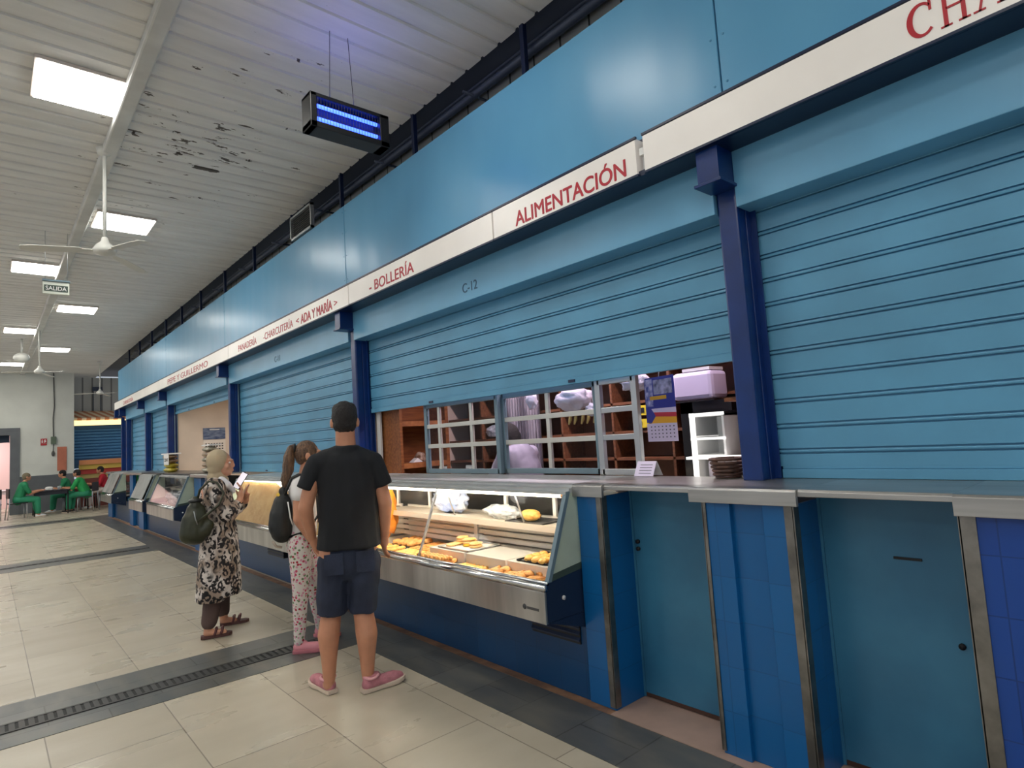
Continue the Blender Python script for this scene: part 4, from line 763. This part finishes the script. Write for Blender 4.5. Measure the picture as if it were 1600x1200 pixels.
def shoe(f, heel, dr, parent, up, sole, L=.29, W=.048, H=.085, name='shoe', tread=None):
    hx = Vector((heel[0], heel[1], 0)); t = Vector((dr[0], dr[1], 0)).normalized(); w = Vector((-t.y, t.x, 0)); z0 = .004
    out = [(0, .62), (.08, .80), (.25, .82), (.45, .78), (.62, .98), (.78, 1.0), (.90, .82), (.98, .45), (1.0, .1)]
    def outline(k, z): return [f.p(*(hx+t*(L*a)+w*(W*b*k)+Vector((0, 0, z+(.012*max(0, a-.75)/.25))))) for a, b in out]+[f.p(*(hx+t*(L*a)-w*(W*b*k)+Vector((0, 0, z+(.012*max(0, a-.75)/.25))))) for a, b in reversed(out)]
    rings = [outline(.96, z0), outline(1.04, z0+.010), outline(1.03, z0+.024)]; n = len(rings[0]); mb = MB(); vs = sum(rings, [])
    mb.add(vs, [list(range(n))[::-1], list(range(2*n, 3*n))]+[(j*n+i, j*n+(i+1) % n, (j+1)*n+(i+1) % n, (j+1)*n+i) for j in range(2) for i in range(n)], False); s_ = mb.build('sole', sole, parent)
    u = MB(); P = lambda a, z, o=0: tuple(hx+t*L*a+w*o+Vector((0, 0, z)))
    f.chain(u, [P(.14, .045), P(.45, .042), P(.72, .038), P(.86, .034)], [W*.80, W*.80, W*.86, W*.66]); f.cap(u, P(.14, H*.62), P(.40, H*.58), W*.66, W*.62); f.cap(u, P(.13, H*.92), P(.33, H*.96), W*.60, W*.56)
    for v in u.v: v.z = max(v.z, z0+.016)
    o = organic(name, u, up, parent, .006, 4); s_.parent = o; s_.name = 'sole'; return o
skin_m = skin('skin_tanned', (196, 138, 108)); skin_f = skin('skin_warm', (204, 146, 116)); skin_s = skin('skin_light_brown', (204, 150, 122))
m_pink = mat('pink_canvas', (196, 126, 136), .7, var=.15, vscale=20, bump=.3, bscale=200); m_sole = mat('cream_rubber', (206, 188, 170), .6)
hair_d = mat('dark_hair', (24, 18, 17), .6, bump=.8, bscale=180, streak=(1, 1, .2)); hair_b = mat('brown_hair', (120, 88, 62), .4, rgb2=(66, 44, 32), vscale=14, streak=(6, 6, .5), bump=.6, bscale=120)
# ---- man in black ----
f = Fig(1.70, 3.60); man = thing('person', 'man seen from behind in a black t-shirt, navy shorts and pink shoes', 'person', (1.70, 3.60, 0))
b = MB(); cx = .018
HC = (cx+.002, .02, 1.655); F_, S_ = head(f, b, HC, (0, 1))
f.cap(b, (cx+.004, 0, 1.44), (cx+.002, .0, 1.60), .066, .060); f.cap(b, (cx-.11, 0, 1.405), (cx+.11, 0, 1.395), .05, .05)
f.chain(b, [(cx, 0, 1.36), (cx, 0, 1.15), (cx, 0, .95)], [.13, .12, .13], 1.15, .72)
AR = [(.195, 0, 1.375), (.248, -.01, 1.125), (.240, .035, .925)]; AL = [(-.165, 0, 1.385), (-.232, .0, 1.135), (-.205, .08, .95)]
f.chain(b, AR, [.048, .045, .030]); f.cap(b, (.246, 0, 1.10), (.244, .02, 1.02), .045, .038); f.chain(b, AL, [.048, .045, .030]); f.cap(b, (-.23, .01, 1.11), (-.22, .04, 1.04), .045, .038)
hand(f, b, (.238, .04, .915), (-.06, .12, -1), (-.2, 1, 0), .45); hand(f, b, (-.20, .085, .94), (.30, .25, -.9), (.3, 1, .2), .5)
for q, hp, kn, cf, an in ((1, (.10, 0, .86), (.085, .0, .50), (.103, -.025, .345), (.100, -.012, .085)), (-1, (-.075, 0, .86), (-.100, .03, .50), (-.122, .02, .355), (-.128, .045, .085))):
    f.chain(b, [hp, kn], [.088, .060]); f.chain(b, [kn, cf, tuple(Vector(cf).lerp(Vector(an), .55)), an], [.060, .067, .048, .037])
f.cap(b, (.105, -.01, .05), (.20, .05, .035), .036, .026); f.cap(b, (-.130, .05, .05), (-.18, .16, .035), .036, .026)
organic('body', b, skin_m, man, .0062, 5); eyes(f, HC, F_, S_, man)
b = MB(); c = Vector(HC); f.ell(b, (c.x, c.y-.012, c.z+.030), (.080, .098, .104)); f.ell(b, (c.x, c.y-.030, c.z-.018), (.074, .078, .066)); f.ell(b, (c.x-.022, c.y+.0, c.z+.070), (.056, .08, .054)); f.ell(b, (c.x+.024, c.y+.0, c.z+.072), (.054, .08, .052)); f.ell(b, (c.x, c.y-.045, c.z+.01), (.070, .055, .075))
organic('hair', b, hair_d, man, .006, 2, .004, 60)
b = MB()      # t-shirt
f.chain(b, [(cx+.002, 0, 1.375), (cx+.004, 0, 1.22), (cx+.004, .0, 1.03), (cx+.002, .0, .872)], [.128, .142, .143, .152], 1.30, .88, True)
f.cap(b, (cx-.120, 0, 1.415), (cx+.135, 0, 1.400), .070, .070); f.cap(b, (cx+.003, -.004, 1.40), (cx+.003, -.004, 1.502), .092, .080, flat=True); f.cap(b, (cx-.03, -.004, 1.462), (cx-.125, 0, 1.415), .052, .070); f.cap(b, (cx+.035, -.004, 1.458), (cx+.14, 0, 1.400), .052, .070)
f.cap(b, (-.158, 0, 1.405), (-.228, 0, 1.250), .062, .060, flat=True); f.cap(b, (.190, 0, 1.395), (.246, -.005, 1.235), .062, .060, flat=True)
o_ = organic('t_shirt', b, mat('black_cotton', (16, 18, 24), .85, var=.2, vscale=6), man, .008, 6, .009, 8)
b = MB(); f.chain(b, [(cx, 0, .92), (cx, 0, .80)], [.130, .138], 1.27, .86); f.chain(b, [(-.080, .005, .78), (-.099, .025, .485)], [.102, .090], 1, 1, True); f.chain(b, [(.110, 0, .78), (.086, 0, .475)], [.100, .084], 1, 1, True)
organic('shorts', b, mat('navy_denim', (24, 31, 50), .8, rgb2=(38, 46, 68), vscale=7, bump=.3, bscale=300), man, .008, 4, .008, 11)
for sx_ in (-.075, .11):
    pk = MB(); M = Matrix.Translation(f.p(sx_+cx*0, -.128, .80)) @ f.R.to_4x4(); pk.box(-.055, .055, -.002, .004, -.065, .06, M); pk.build('back_pocket', mat('navy_denim', 0), man, bevel=.002)
for heel, dr in (((.062, -.045), (.88, .38)), ((-.108, .018), (-.42, .80))):
    sh_ = shoe(f, heel, dr, man, m_pink, m_sole)
    cl_ = MB(); hx = Vector((heel[0], heel[1], 0))+Vector((dr[0], dr[1], 0)).normalized()*.062; cl_.tube([f.p(hx.x+.043*math.cos(a/10*math.pi)*1.0, hx.y+.043*math.sin(a/10*math.pi), .088+.004*math.cos(a/5*math.pi)) for a in range(21)], .009, 8); cl_.build('shoe_collar', mat('pale_pink_lining', (216, 156, 162), .7), sh_)
# ---- woman with ponytail ----
f = Fig(1.80, 4.58); g = thing('person', 'woman with a long brown ponytail, white top and floral leggings', 'person', (1.80, 4.58, 0))
b = MB(); HC = (.078, 0, 1.448); F_, S_ = head(f, b, HC, (1, 0), (.068, .084, .100)); f.cap(b, (.035, 0, 1.26), (.058, 0, 1.38), .045, .043); f.cap(b, (.02, -.12, 1.25), (.02, .12, 1.25), .045, .045)
f.chain(b, [(.025, 0, 1.18), (.02, 0, 1.0), (.0, 0, .85)], [.095, .085, .095], .95, 1.25)
f.chain(b, [(.0, -.155, 1.225), (-.012, -.185, .99), (.075, -.165, .83)], [.044, .038, .026]); hand(f, b, (.083, -.163, .82), (.5, .1, -.9), (1, 0, .4), .5, .9)
f.chain(b, [(.0, .155, 1.225), (.03, .19, 1.0), (.17, .15, .93)], [.042, .036, .026]); hand(f, b, (.18, .148, .93), (1, -.1, .1), (0, -.2, 1), .5, .9)
LN = [(.0, -.075, .80), (-.012, -.065, .47), (-.030, -.02, .09)]; LF = [(.01, .08, .80), (.08, .19, .47), (.13, .30, .09)]
f.chain(b, LN, [.085, .052, .032]); f.chain(b, LF, [.085, .052, .032]); f.cap(b, (-.02, -.02, .05), (.05, -.045, .035), .03, .025); f.cap(b, (.14, .29, .05), (.22, .23, .035), .03, .025)
organic('body', b, skin_f, g, .006, 5); eyes(f, HC, F_, S_, g)
b = MB(); c = Vector(HC); f.ell(b, (c.x-.018, 0, c.z+.022), (.090, .078, .094)); f.ell(b, (c.x-.045, 0, c.z-.01), (.055, .066, .062)); organic('hair', b, hair_b, g, .006, 3, .003, 70)
b = MB(); f.chain(b, [(-.01, 0, 1.50), (-.045, 0, 1.505), (-.066, -.005, 1.44), (-.072, -.01, 1.36), (-.095, -.015, 1.28), (-.105, -.02, 1.20)], [.026, .034, .040, .042, .034, .012]); organic('ponytail', b, hair_b, g, .006, 3, .006, 40)
MB().tube([f.p(-.022+.0*k, .030*math.cos(k/6*math.pi), 1.505+.030*math.sin(k/6*math.pi)) for k in range(13)], .009, 8).build('hair_tie', m_dark, g)
b = MB(); f.chain(b, [(.025, 0, 1.19), (.03, 0, 1.05), (.02, 0, .90)], [.105, .10, .108], .98, 1.24); f.cap(b, (.012, -.115, 1.245), (.012, .115, 1.245), .055, .055); f.cap(b, (.0, -.14, 1.23), (-.005, -.168, 1.16), .058, .054); f.cap(b, (.0, .14, 1.23), (.005, .168, 1.16), .056, .052)
organic('white_top', b, mat('white_cotton', (226, 222, 220), .8), g, .007, 5, .005, 14)
fl = N('floral_fabric'); vo = fl.n('TexVoronoi', {0: fl.mapping(), 'Scale': 46}); n2 = fl.n('TexNoise', {0: fl.mapping(), 'Scale': 60, 'Detail': 3}).outputs[0]; d_ = fl.math('ADD', vo.outputs['Distance'], fl.math('MULTIPLY', n2, .35))
cc = fl.n('SeparateXYZ', {0: vo.outputs['Color']}); base = fl.mix(fl.rng(cc.outputs[0], .5, .52), (206, 70, 104), (110, 134, 92)); base = fl.mix(fl.rng(cc.outputs[1], .72, .74), base, (170, 44, 58)); base = fl.mix(fl.rng(cc.outputs[2], .62, .64), base, (214, 150, 170))
fl.out('Base Color', fl.mix(fl.rng(d_, .56, .64), base, (222, 214, 206))); fl.out('Roughness', .8)
b = MB(); f.chain(b, [(.005, 0, .86), (.0, 0, .78)], [.105, .108], .98, 1.24); f.chain(b, LN, [.096, .060, .040]); f.chain(b, LF, [.096, .060, .040]); organic('leggings', b, fl.m, g, .007, 4, .003, 16)
for heel, dr in (((-.075, -.01), (.95, -.22)), ((.09, .335), (.75, -.62))): shoe(f, heel, dr, g, mat('pink_clog', (214, 140, 150), .6), mat('pink_sole', (190, 116, 126), .6), .235, .042, .075, 'clog')
bp = thing('backpack', 'black drawstring backpack worn by the woman with the ponytail', 'backpack', tuple(f.p(-.13, 0, .8))); b = MB()
f.chain(b, [(-.125, -.03, .90), (-.130, -.03, 1.02), (-.12, -.03, 1.10)], [.086, .090, .072], .96, 1.45); f.cap(b, (-.10, -.03, 1.13), (-.115, -.03, 1.19), .045, .035, .8, 1.3); f.ell(b, (-.185, -.04, .95), (.035, .08, .075)); organic('bag_body', b, mat('black_nylon', (24, 26, 26), .6, var=.2), bp, .008, 5, .006, 12)
for d in (-.105, .06): MB().tube([f.p(*q) for q in ((-.10, d, 1.17), (-.05, d-.02, 1.285), (.01, d-.02, 1.312), (.07, d-.02, 1.28), (.125, d-.01, 1.18), (.13, d, 1.0), (.06, d-.04, .90), (-.08, d, .86))], .010, 6).build('shoulder_strap', m_black, bp)
MB().tube([f.p(-.08, -.14, 1.12), f.p(-.065, -.15, 1.0), f.p(-.05, -.15, .95)], .005, 6).build('white_cord', m_white, bp); MB().tube([f.p(-.19, -.1, .84), f.p(-.17, -.08, .80), f.p(-.13, -.08, .79)], .010, 6).build('pale_cord', mat('pale_cord', (190, 176, 160), .7), bp)
MB().tube([f.p(-.155, -.06, 1.18), f.p(-.11, -.07, 1.13)], .012, 6).build('yellow_tag', mat('tag_yellow', (220, 180, 50), .5), bp)
# ---- woman in headscarf ----
f = Fig(1.45, 5.60); w_ = thing('person', 'woman in a beige headscarf and black and white animal print dress looking at a phone', 'person', (1.45, 5.60, 0))
b = MB(); HC = (.082, 0, 1.415); F_, S_ = head(f, b, HC, (.96, -.28), (.070, .084, .102), False); f.cap(b, (.02, 0, 1.2), (.05, 0, 1.33), .05, .045); f.chain(b, [(.03, 0, 1.15), (.04, 0, .9), (.03, 0, .7)], [.13, .12, .12])
f.chain(b, [(.02, -.14, 1.17), (.11, -.2, 1.0), (.215, -.09, 1.10)], [.04, .04, .028]); hand(f, b, (.215, -.085, 1.11), (.15, .15, 1), (-.2, 1, .2), .55, .95)
f.chain(b, [(.02, .14, 1.17), (.14, .18, 1.0), (.265, .05, 1.08)], [.05, .045, .028]); hand(f, b, (.268, .045, 1.09), (-.05, -.35, 1), (0, -1, .3), .4, .95)
f.chain(b, [(.0, -.06, .7), (-.01, -.05, .4), (-.045, -.05, .08)], [.08, .055, .035]); f.chain(b, [(.04, .09, .7), (.06, .2, .4), (.075, .27, .08)], [.08, .055, .035]); f.cap(b, (-.05, -.05, .045), (.07, -.06, .032), .033, .026); f.cap(b, (.075, .27, .045), (.16, .265, .032), .033, .026)
organic('body', b, skin_s, w_, .006, 5); eyes(f, HC, F_, S_, w_)
hj = mat('beige_scarf', (186, 168, 138), .8, var=.08); b = MB(); f.ell(b, (.052, .0, 1.440), (.094, .086, .104)); f.ell(b, (.034, 0, 1.380), (.066, .074, .070)); f.cap(b, (.035, 0, 1.33), (.030, 0, 1.305), .058, .066, 1, 1.1); f.cap(b, (.05, 0, 1.31), (.085, 0, 1.275), .060, .052, 1, 1.2)
organic('headscarf', b, hj, w_, .006, 4, .004, 18)
an = N('animal_print'); mp = an.mapping((1, 1, .85)); wn = an.n('TexNoise', {0: mp, 'Scale': 9, 'Detail': 2}).outputs['Color']; dm = an.n('VectorMath', {0: mp, 1: an.n('VectorMath', {0: wn, 'Scale': .05}, operation='SCALE').outputs[0]}, operation='ADD').outputs[0]
v1 = an.n('TexVoronoi', {0: dm, 'Scale': 24}).outputs['Distance']; ring = an.math('MULTIPLY', an.rng(v1, .18, .24), an.rng(v1, .60, .52)); gap = an.rng(an.n('TexNoise', {0: mp, 'Scale': 34, 'Detail': 1}).outputs[0], .38, .44)
wv = an.n('TexWave', {0: dm, 'Scale': 7, 'Distortion': 9, 'Detail': 2, 'Detail Scale': 2.2}).outputs[1]; zone = an.rng(an.n('TexNoise', {0: mp, 'Scale': 4.5}).outputs[0], .50, .54); str_ = an.math('MULTIPLY', an.rng(wv, .46, .36), zone); rg = an.math('MULTIPLY', an.math('MULTIPLY', ring, gap), an.math('SUBTRACT', 1.0, zone)); blk = an.math('MAXIMUM', rg, str_)
bs = an.mix(an.rng(an.n('TexNoise', {0: mp, 'Scale': 7, 'Detail': 2}).outputs[0], .46, .56), (214, 204, 196), (152, 132, 116)); an.out('Base Color', an.mix(blk, bs, (28, 24, 26))); an.out('Roughness', .85)
b = MB(); f.cap(b, (.02, -.12, 1.215), (.02, .12, 1.215), .088, .088, 1, 1); f.chain(b, [(.035, 0, 1.15), (.045, 0, .98), (.050, 0, .75), (.046, .0, .52), (.040, 0, .335)], [.125, .133, .146, .158, .170], 1.04, 1.22, True)
f.chain(b, [(.02, -.17, 1.19), (.11, -.205, 1.01), (.20, -.12, 1.055)], [.072, .072, .060], flat=True); f.chain(b, [(.02, .17, 1.19), (.13, .19, 1.0), (.235, .08, 1.055)], [.075, .07, .05])
f.cap(b, (-.01, -.06, .60), (-.030, -.06, .300), .10, .112, 1, 1.2, True); f.cap(b, (.12, .03, .60), (.125, .03, .365), .09, .100, 1, 1.3, True)
organic('print_dress', b, an.m, w_, .008, 5, .011, 11)
b = MB(); f.chain(b, [(.0, -.055, .45), (-.005, -.05, .30), (-.035, -.05, .13)], [.085, .076, .062]); f.chain(b, [(.05, .12, .45), (.065, .22, .30), (.07, .27, .13)], [.08, .07, .055]); organic('trousers', b, mat('brown_trousers', (84, 66, 62), .85), w_, .008, 4, .004, 14)
b = MB(); f.chain(b, [(.075, -.09, 1.285), (.125, -.10, 1.235), (.165, -.08, 1.18)], [.028, .030, .02]); organic('white_underscarf', b, mat('white_scarf', (224, 222, 224), .8), w_, .006, 3, .003, 20)
for heel, dr, k in (((-.10, -.05), (.99, -.05), 0), ((.045, .272), (.99, -.03), 1)):
    hx, hy = heel; mb = MB(); out = [(0, .6), (.1, .85), (.4, .8), (.7, 1.0), (.9, .8), (1.0, .2)]; L = .235; W_ = .045; P0 = [f.p(hx+L*a, hy+W_*q, .004) for a, q in out]+[f.p(hx+L*a, hy-W_*q, .004) for a, q in reversed(out)]; n = len(P0); mb.add(P0+[v+Vector((0, 0, .022)) for v in P0], [list(range(n))[::-1], list(range(n, 2*n))]+[(i, (i+1) % n, n+(i+1) % n, n+i) for i in range(n)]); mb.build('sandal_sole', mat('sandal_brown', (84, 52, 48), .6), w_)
    for a in (.42, .62): MB().tube([f.p(hx+L*a+.02*math.sin(q/6*math.pi), hy+W_*math.cos(q/6*math.pi), .022+.052*math.sin(q/6*math.pi)) for q in range(7)], .011, 6).build('sandal_strap', mat('sandal_strap_brown', (92, 50, 50), .6), w_)
ph = thing('mobile_phone', 'white lit mobile phone held up by the woman in the headscarf', 'phone', tuple(f.p(.225, -.06, 1.262)))
nz = Vector((-.62, -.66, .42)).normalized(); upv = (Vector((.42, -.1, .9))-nz*Vector((.42, -.1, .9)).dot(nz)).normalized(); rt = upv.cross(nz); PM = Matrix.Translation(f.p(.225, -.06, 1.262)) @ (f.R @ Matrix((rt, upv, nz)).transposed()).to_4x4()
MB().box(-.036, .036, -.075, .075, -.004, .004, PM).build('case', m_black, ph, bevel=.003); MB().box(-.033, .033, -.070, .070, .004, .0048, PM).build('screen', mat('phone_screen', (220, 214, 222), .2, emit=(235, 228, 236), es=.7), ph)
bg = thing('shoulder_bag', 'olive green slouchy bag slung on the back of the woman in the headscarf', 'bag', tuple(f.p(-.12, -.2, .8))); ol = mat('olive_leather', (58, 60, 40), .35, var=.25, vscale=8)
b = MB(); f.chain(b, [(-.135, -.20, .875), (-.125, -.20, .98), (-.120, -.19, 1.06)], [.092, .088, .062], 1.15, .72); f.cap(b, (-.06, -.215, .90), (-.03, -.22, .93), .07, .05, 1, .7); f.cap(b, (-.118, -.19, 1.09), (-.118, -.19, 1.14), .045, .034); organic('bag_body', b, ol, bg, .007, 4, .006, 12)
MB().tube([f.p(*q) for q in ((-.11, -.19, 1.12), (-.085, -.215, 1.22), (-.02, -.235, 1.285), (.04, -.24, 1.27), (.09, -.26, 1.18), (.05, -.285, 1.09), (-.04, -.28, 1.02), (-.11, -.25, .97))], .010, 6).build('shoulder_strap', ol, bg)
MB().tube([f.p(*q) for q in ((-.13, -.272, 1.06), (-.12, -.274, 1.0), (-.105, -.276, .95))], .004, 6).build('zip', m_alu, bg); MB().ell(f.p(-.118, -.19, 1.135), (.055, .05, .022)).build('gathered_top', m_black, bg)
# ---- vendor behind the windows ----
f = Fig(3.55, 4.0, math.radians(0)); v_ = thing('person', 'vendor in a pale grey shirt bending forward behind the sliding windows', 'person', (3.55, 4.0, 0))
b = MB(); HC = (-.02, .13, 1.49); F_, S_ = head(f, b, HC, (-.5, .86)); f.cap(b, (0, .08, 1.36), (-.01, .16, 1.46), .05, .048); f.chain(b, [(.03, -.08, .95), (.02, 0, 1.2), (.01, .03, 1.32)], [.11, .12, .12], 1.1, 1)
f.chain(b, [(-.15, .05, 1.33), (-.2, .15, 1.1), (-.12, .32, 1.0)], [.045, .04, .028]); hand(f, b, (-.12, .32, 1.0), (.3, 1, -.2), (0, 0, 1)); f.chain(b, [(.18, .05, 1.33), (.2, .15, 1.1), (.15, .32, 1.0)], [.045, .04, .028]); hand(f, b, (.15, .32, 1.0), (-.3, 1, -.2), (0, 0, 1))
f.chain(b, [(-.07, -.08, .9), (-.08, -.06, .5), (-.08, -.08, .06)], [.08, .055, .04]); f.chain(b, [(.12, -.08, .9), (.12, -.06, .5), (.12, -.08, .06)], [.08, .055, .04]); organic('body', b, skin_m, v_, .009, 4); eyes(f, HC, F_, S_, v_)
b = MB(); f.ell(b, (-.012, .11, 1.525), (.082, .095, .09)); f.ell(b, (.0, .07, 1.49), (.075, .06, .07)); organic('hair', b, hair_d, v_, .008, 2)
b = MB(); f.chain(b, [(.03, -.09, .92), (.02, -.02, 1.18), (.01, .02, 1.31)], [.125, .140, .13], 1.25, 1.05); f.cap(b, (-.14, .04, 1.34), (.17, .04, 1.34), .07, .07); f.cap(b, (-.15, .05, 1.33), (-.19, .13, 1.16), .062, .058); f.cap(b, (.18, .05, 1.33), (.2, .13, 1.16), .062, .058); organic('shirt', b, mat('lilac_grey_shirt', (158, 153, 170), .8), v_, .010, 4, .008, 12)
b = MB(); f.chain(b, [(-.07, -.08, .9), (-.08, -.06, .5), (-.08, -.08, .10)], [.1, .075, .06]); f.chain(b, [(.12, -.08, .9), (.12, -.06, .5), (.12, -.08, .10)], [.1, .075, .06]); organic('trousers', b, m_dark, v_, .014, 3)
for sx_ in (-.08, .12): shoe(f, (sx_, -.14), (0, 1), v_, m_dark, m_black, .27, .045, .07)
# ---- seated people at the far end ----
def seated(x, y, ang, label, top, low, shoe_c, hair, lean=.12, seat=.46, sc=1.0, cap_m=None, legdir=0):
    f = Fig(x, y, ang); t = thing('person', label, 'person', (x, y, 0)); b = MB(); h = seat+.62
    HC = (0, lean+.08, seat+.72); F_, S_ = head(f, b, HC, (0, 1)); f.cap(b, (0, lean, seat+.52), (0, lean+.05, seat+.64), .055, .05); f.chain(b, [(0, 0, seat+.1), (0, lean, seat+.45)], [.13, .13], 1.1, .8)
    for q in (-1, 1):
        f.chain(b, [(q*.18, lean, seat+.48), (q*.23, lean+.12, seat+.24), (q*.12, lean+.36, seat+.30)], [.048, .042, .03]); hand(f, b, (q*.12, lean+.36, seat+.30), (-q*.2, 1, 0), (-q*1, 0, .3), .5)
        f.chain(b, [(q*.10, 0, seat+.08), (q*.13, .42, seat+.06), (q*.12, .45, .08)], [.085, .06, .04]); f.cap(b, (q*.12, .45, .05), (q*.12, .57, .035), .036, .028)
    organic('body', b, skin_m, t, .012, 3); eyes(f, HC, F_, S_, t); c = Vector(HC)
    b = MB(); f.ell(b, (0, c.y-.015, c.z+.03), (.083, .1, .1)); f.ell(b, (0, c.y-.04, c.z-.02), (.075, .07, .07)); organic('cap' if cap_m else 'hair', b, cap_m or hair, t, .012, 2)
    b = MB(); f.chain(b, [(0, 0, seat+.08), (0, lean*.6, seat+.3), (0, lean, seat+.46)], [.15, .15, .14], 1.2, .85); f.cap(b, (-.16, lean, seat+.49), (.16, lean, seat+.49), .07, .07)
    for q in (-1, 1): f.chain(b, [(q*.18, lean, seat+.48), (q*.225, lean+.1, seat+.28)], [.068, .06])
    organic('shirt', b, top, t, .014, 3, .008, 9); b = MB(); f.cap(b, (-.06, 0, seat+.09), (.06, 0, seat+.09), .125, .125)
    for q in (-1, 1): f.chain(b, [(q*.10, .02, seat+.08), (q*.13, .42, seat+.06), (q*.12, .45, .14)], [.105, .085, .066])
    organic('trousers', b, low, t, .014, 3, .006, 9)
    for q in (-1, 1): shoe(f, (q*.12, .38), (0, 1), t, shoe_c, m_sole, .26, .045, .07)
    return t
m_grn = mat('green_workwear', (26, 130, 84), .8, var=.15); m_grl = mat('green_trousers', (44, 142, 104), .8, var=.12); m_khk = mat('khaki_cap', (108, 98, 76), .8)
R_ = math.radians
seated(.72, 22.75, R_(82), 'person in green workwear and a khaki cap seated at the left of the far table', m_grn, m_grl, m_white, hair_d, cap_m=m_khk)
seated(2.05, 23.9, R_(-80), 'person in green seated at the far side of the table, facing left', m_grn, m_grl, m_white, hair_d, lean=.14)
seated(2.38, 23.0, R_(-62), 'person in green with the back turned, on the nearest black chair of the far table', mat('bright_green_shirt', (34, 150, 78), .8), m_grl, m_black, hair_d, lean=.2)
seated(3.0, 24.0, R_(-80), 'person in a red top and pale trousers seated in front of the fruit counter', mat('red_top', (178, 26, 44), .8), mat('pale_trousers', (206, 190, 180), .8), m_white, hair_d, lean=.08, seat=.5)
seated(-.35, 26.6, R_(95), 'person in a pale pink shirt seated beyond the far left doorway', mat('pink_shirt', (226, 180, 190), .8), m_dark, m_dark, hair_d)
def chair(x, y, ang, label, top=.46, m=None):
    f = Fig(x, y, ang); m = m or m_black; t = thing('cafe_chair', label, 'chair', (x, y, 0), 'dark cafe chairs'); M = Matrix.Translation((x, y, 0)) @ f.R.to_4x4()
    MB().box(-.21, .21, -.2, .22, top-.03, top, M).build('seat', m, t, bevel=.01); MB().box(-.21, .21, -.225, -.195, top+.14, top+.42, M).build('backrest', m, t, bevel=.01)
    for q in (-1, 1):
        MB().tube([f.p(q*.19, .2, 0), f.p(q*.19, .19, top-.02)], .013, 6).build('leg', m_alu, t); MB().tube([f.p(q*.19, -.24, 0), f.p(q*.19, -.20, top-.02), f.p(q*.19, -.21, top+.40)], .013, 6).build('leg', m_alu, t)
chair(.70, 22.75, R_(82), 'dark chair under the person in the khaki cap'); chair(2.07, 23.9, R_(-80), 'dark chair on the far side of the table'); chair(2.40, 22.98, R_(-62), 'nearest dark chair, right of the far table'); chair(3.02, 24.0, R_(-80), 'dark chair under the person in red'); chair(-.37, 26.6, R_(95), 'dark chair beyond the far left doorway'); chair(.15, 22.9, R_(0), 'empty dark chair at the extreme left of the far group')
def cafe_table(x, y, label, m, w=.4, l=.45):
    t = thing('cafe_table', label, 'table', (x, y, 0)); MB().box(x-l+.04, x+l-.04, y-w+.04, y+w-.04, .60, .70).build('apron', m, t); MB().box(x-l, x+l, y-w, y+w, .70, .73).build('tabletop', m, t, bevel=.006)
    for a in (-1, 1):
        for c_ in (-1, 1): MB().tube([(x+a*(l-.05), y+c_*(w-.05), 0), (x+a*(l-.05), y+c_*(w-.05), .70)], .018, 6).build('leg', m_black, t)
cafe_table(1.5, 23.25, 'dark cafe table with white dishes at the far end of the hall', mat('dark_tabletop', (30, 32, 44), .4)); cafe_table(.35, 26.8, 'white table beyond the far left doorway', mat('pale_tabletop', (228, 210, 214), .5)); cafe_table(2.62, 24.15, 'second dark cafe table in front of the person in red', mat('dark_tabletop', 0), .3, .17)
for px_, py_, r_, lb in ((1.45, 23.05, .13, 'large white dish on the far dark table'), (1.30, 23.4, .08, 'small white plate on the far dark table, nearer the end wall')):
    tag(MB().lathe([(r_*.5, 0), (r_, .03), (r_*.95, .035), (r_*.45, .02)], (px_, py_, .732)).build('white_plate', m_white), lb, 'plate')
tag(MB().ell((1.45, 23.05, .80), (.10, .08, .045)).build('white_food_bag', m_white), 'white mound of food on the large dish of the far table', 'food')
for k, (px_, py_) in enumerate(((1.68, 23.0), (1.74, 23.3))): tag(MB().lathe([(.025, 0), (.035, .09), (.033, .10), (.022, .01)], (px_, py_, .732), 12).build('drinking_glass', mat('grey_glass', (190, 196, 200), .2)), ('nearer', 'farther')[k]+' glass on the far dark table', 'glass')
# ---------------- lights ----------------
m_led = mat('led_panel', (255, 255, 250), .4, emit=(255, 252, 244), es=PANEL_E)
def led(x, y, label):
    t = thing('ceiling_light_panel', label, 'ceiling light', (x, y, 4.47), 'LED panels on the ceiling')
    MB().box(x-.315, x+.315, y-.315, y+.315, 4.47, 4.497).build('frame', mat('panel_frame', (214, 204, 196), .4), t, bevel=.003)
    box('diffuser', m_led, x-.295, x+.295, y-.295, y+.295, 4.462, 4.472, t)
    return t
vis = {(0.555, 5.64): 'nearest square LED ceiling panel, at the upper left', (1.29, 8.72): 'square LED ceiling panel behind the first fan rod', (.57, 11.42): 'LED ceiling panel just behind the SALIDA sign', (1.32, 14.2): 'LED ceiling panel right of the beam, past the SALIDA sign', (.58, 16.93): 'LED ceiling panel beside the second fan rod, on its left', (1.34, 19.5): 'LED ceiling panel right of the second fan rod', (.6, 22.6): 'farthest LED ceiling panel near the end wall'}
for (x, y), lb in vis.items(): led(x, y, lb)
k = 0
for x, y in ((1.3, 2.9), (.56, .1), (1.3, -2.6)): led(x, y, 'LED ceiling panel overhead, outside the photo, %s behind the first' % ORD[k]); k += 1
for x in (-2.2, -5.0):
    for j in range(8):
        led(x+(.7 if j % 2 else 0), -3+3.1*j, 'LED ceiling panel in the left part of the hall, row %s, %s along' % ('near the aisle' if x > -3 else 'far from the aisle', ORD[j]))
for j, (x, y) in enumerate(((-.9, 21.9), (-.9, 19.2), (-.9, 16.4), (-2.4, 22.6), (-3.6, 20.4), (-.9, 13.6))):  # extra panels out of view, added to lift the light on the end wall
    led(x, y, 'LED ceiling panel near the end wall, left of the photo, %s of the cluster' % ORD[j])
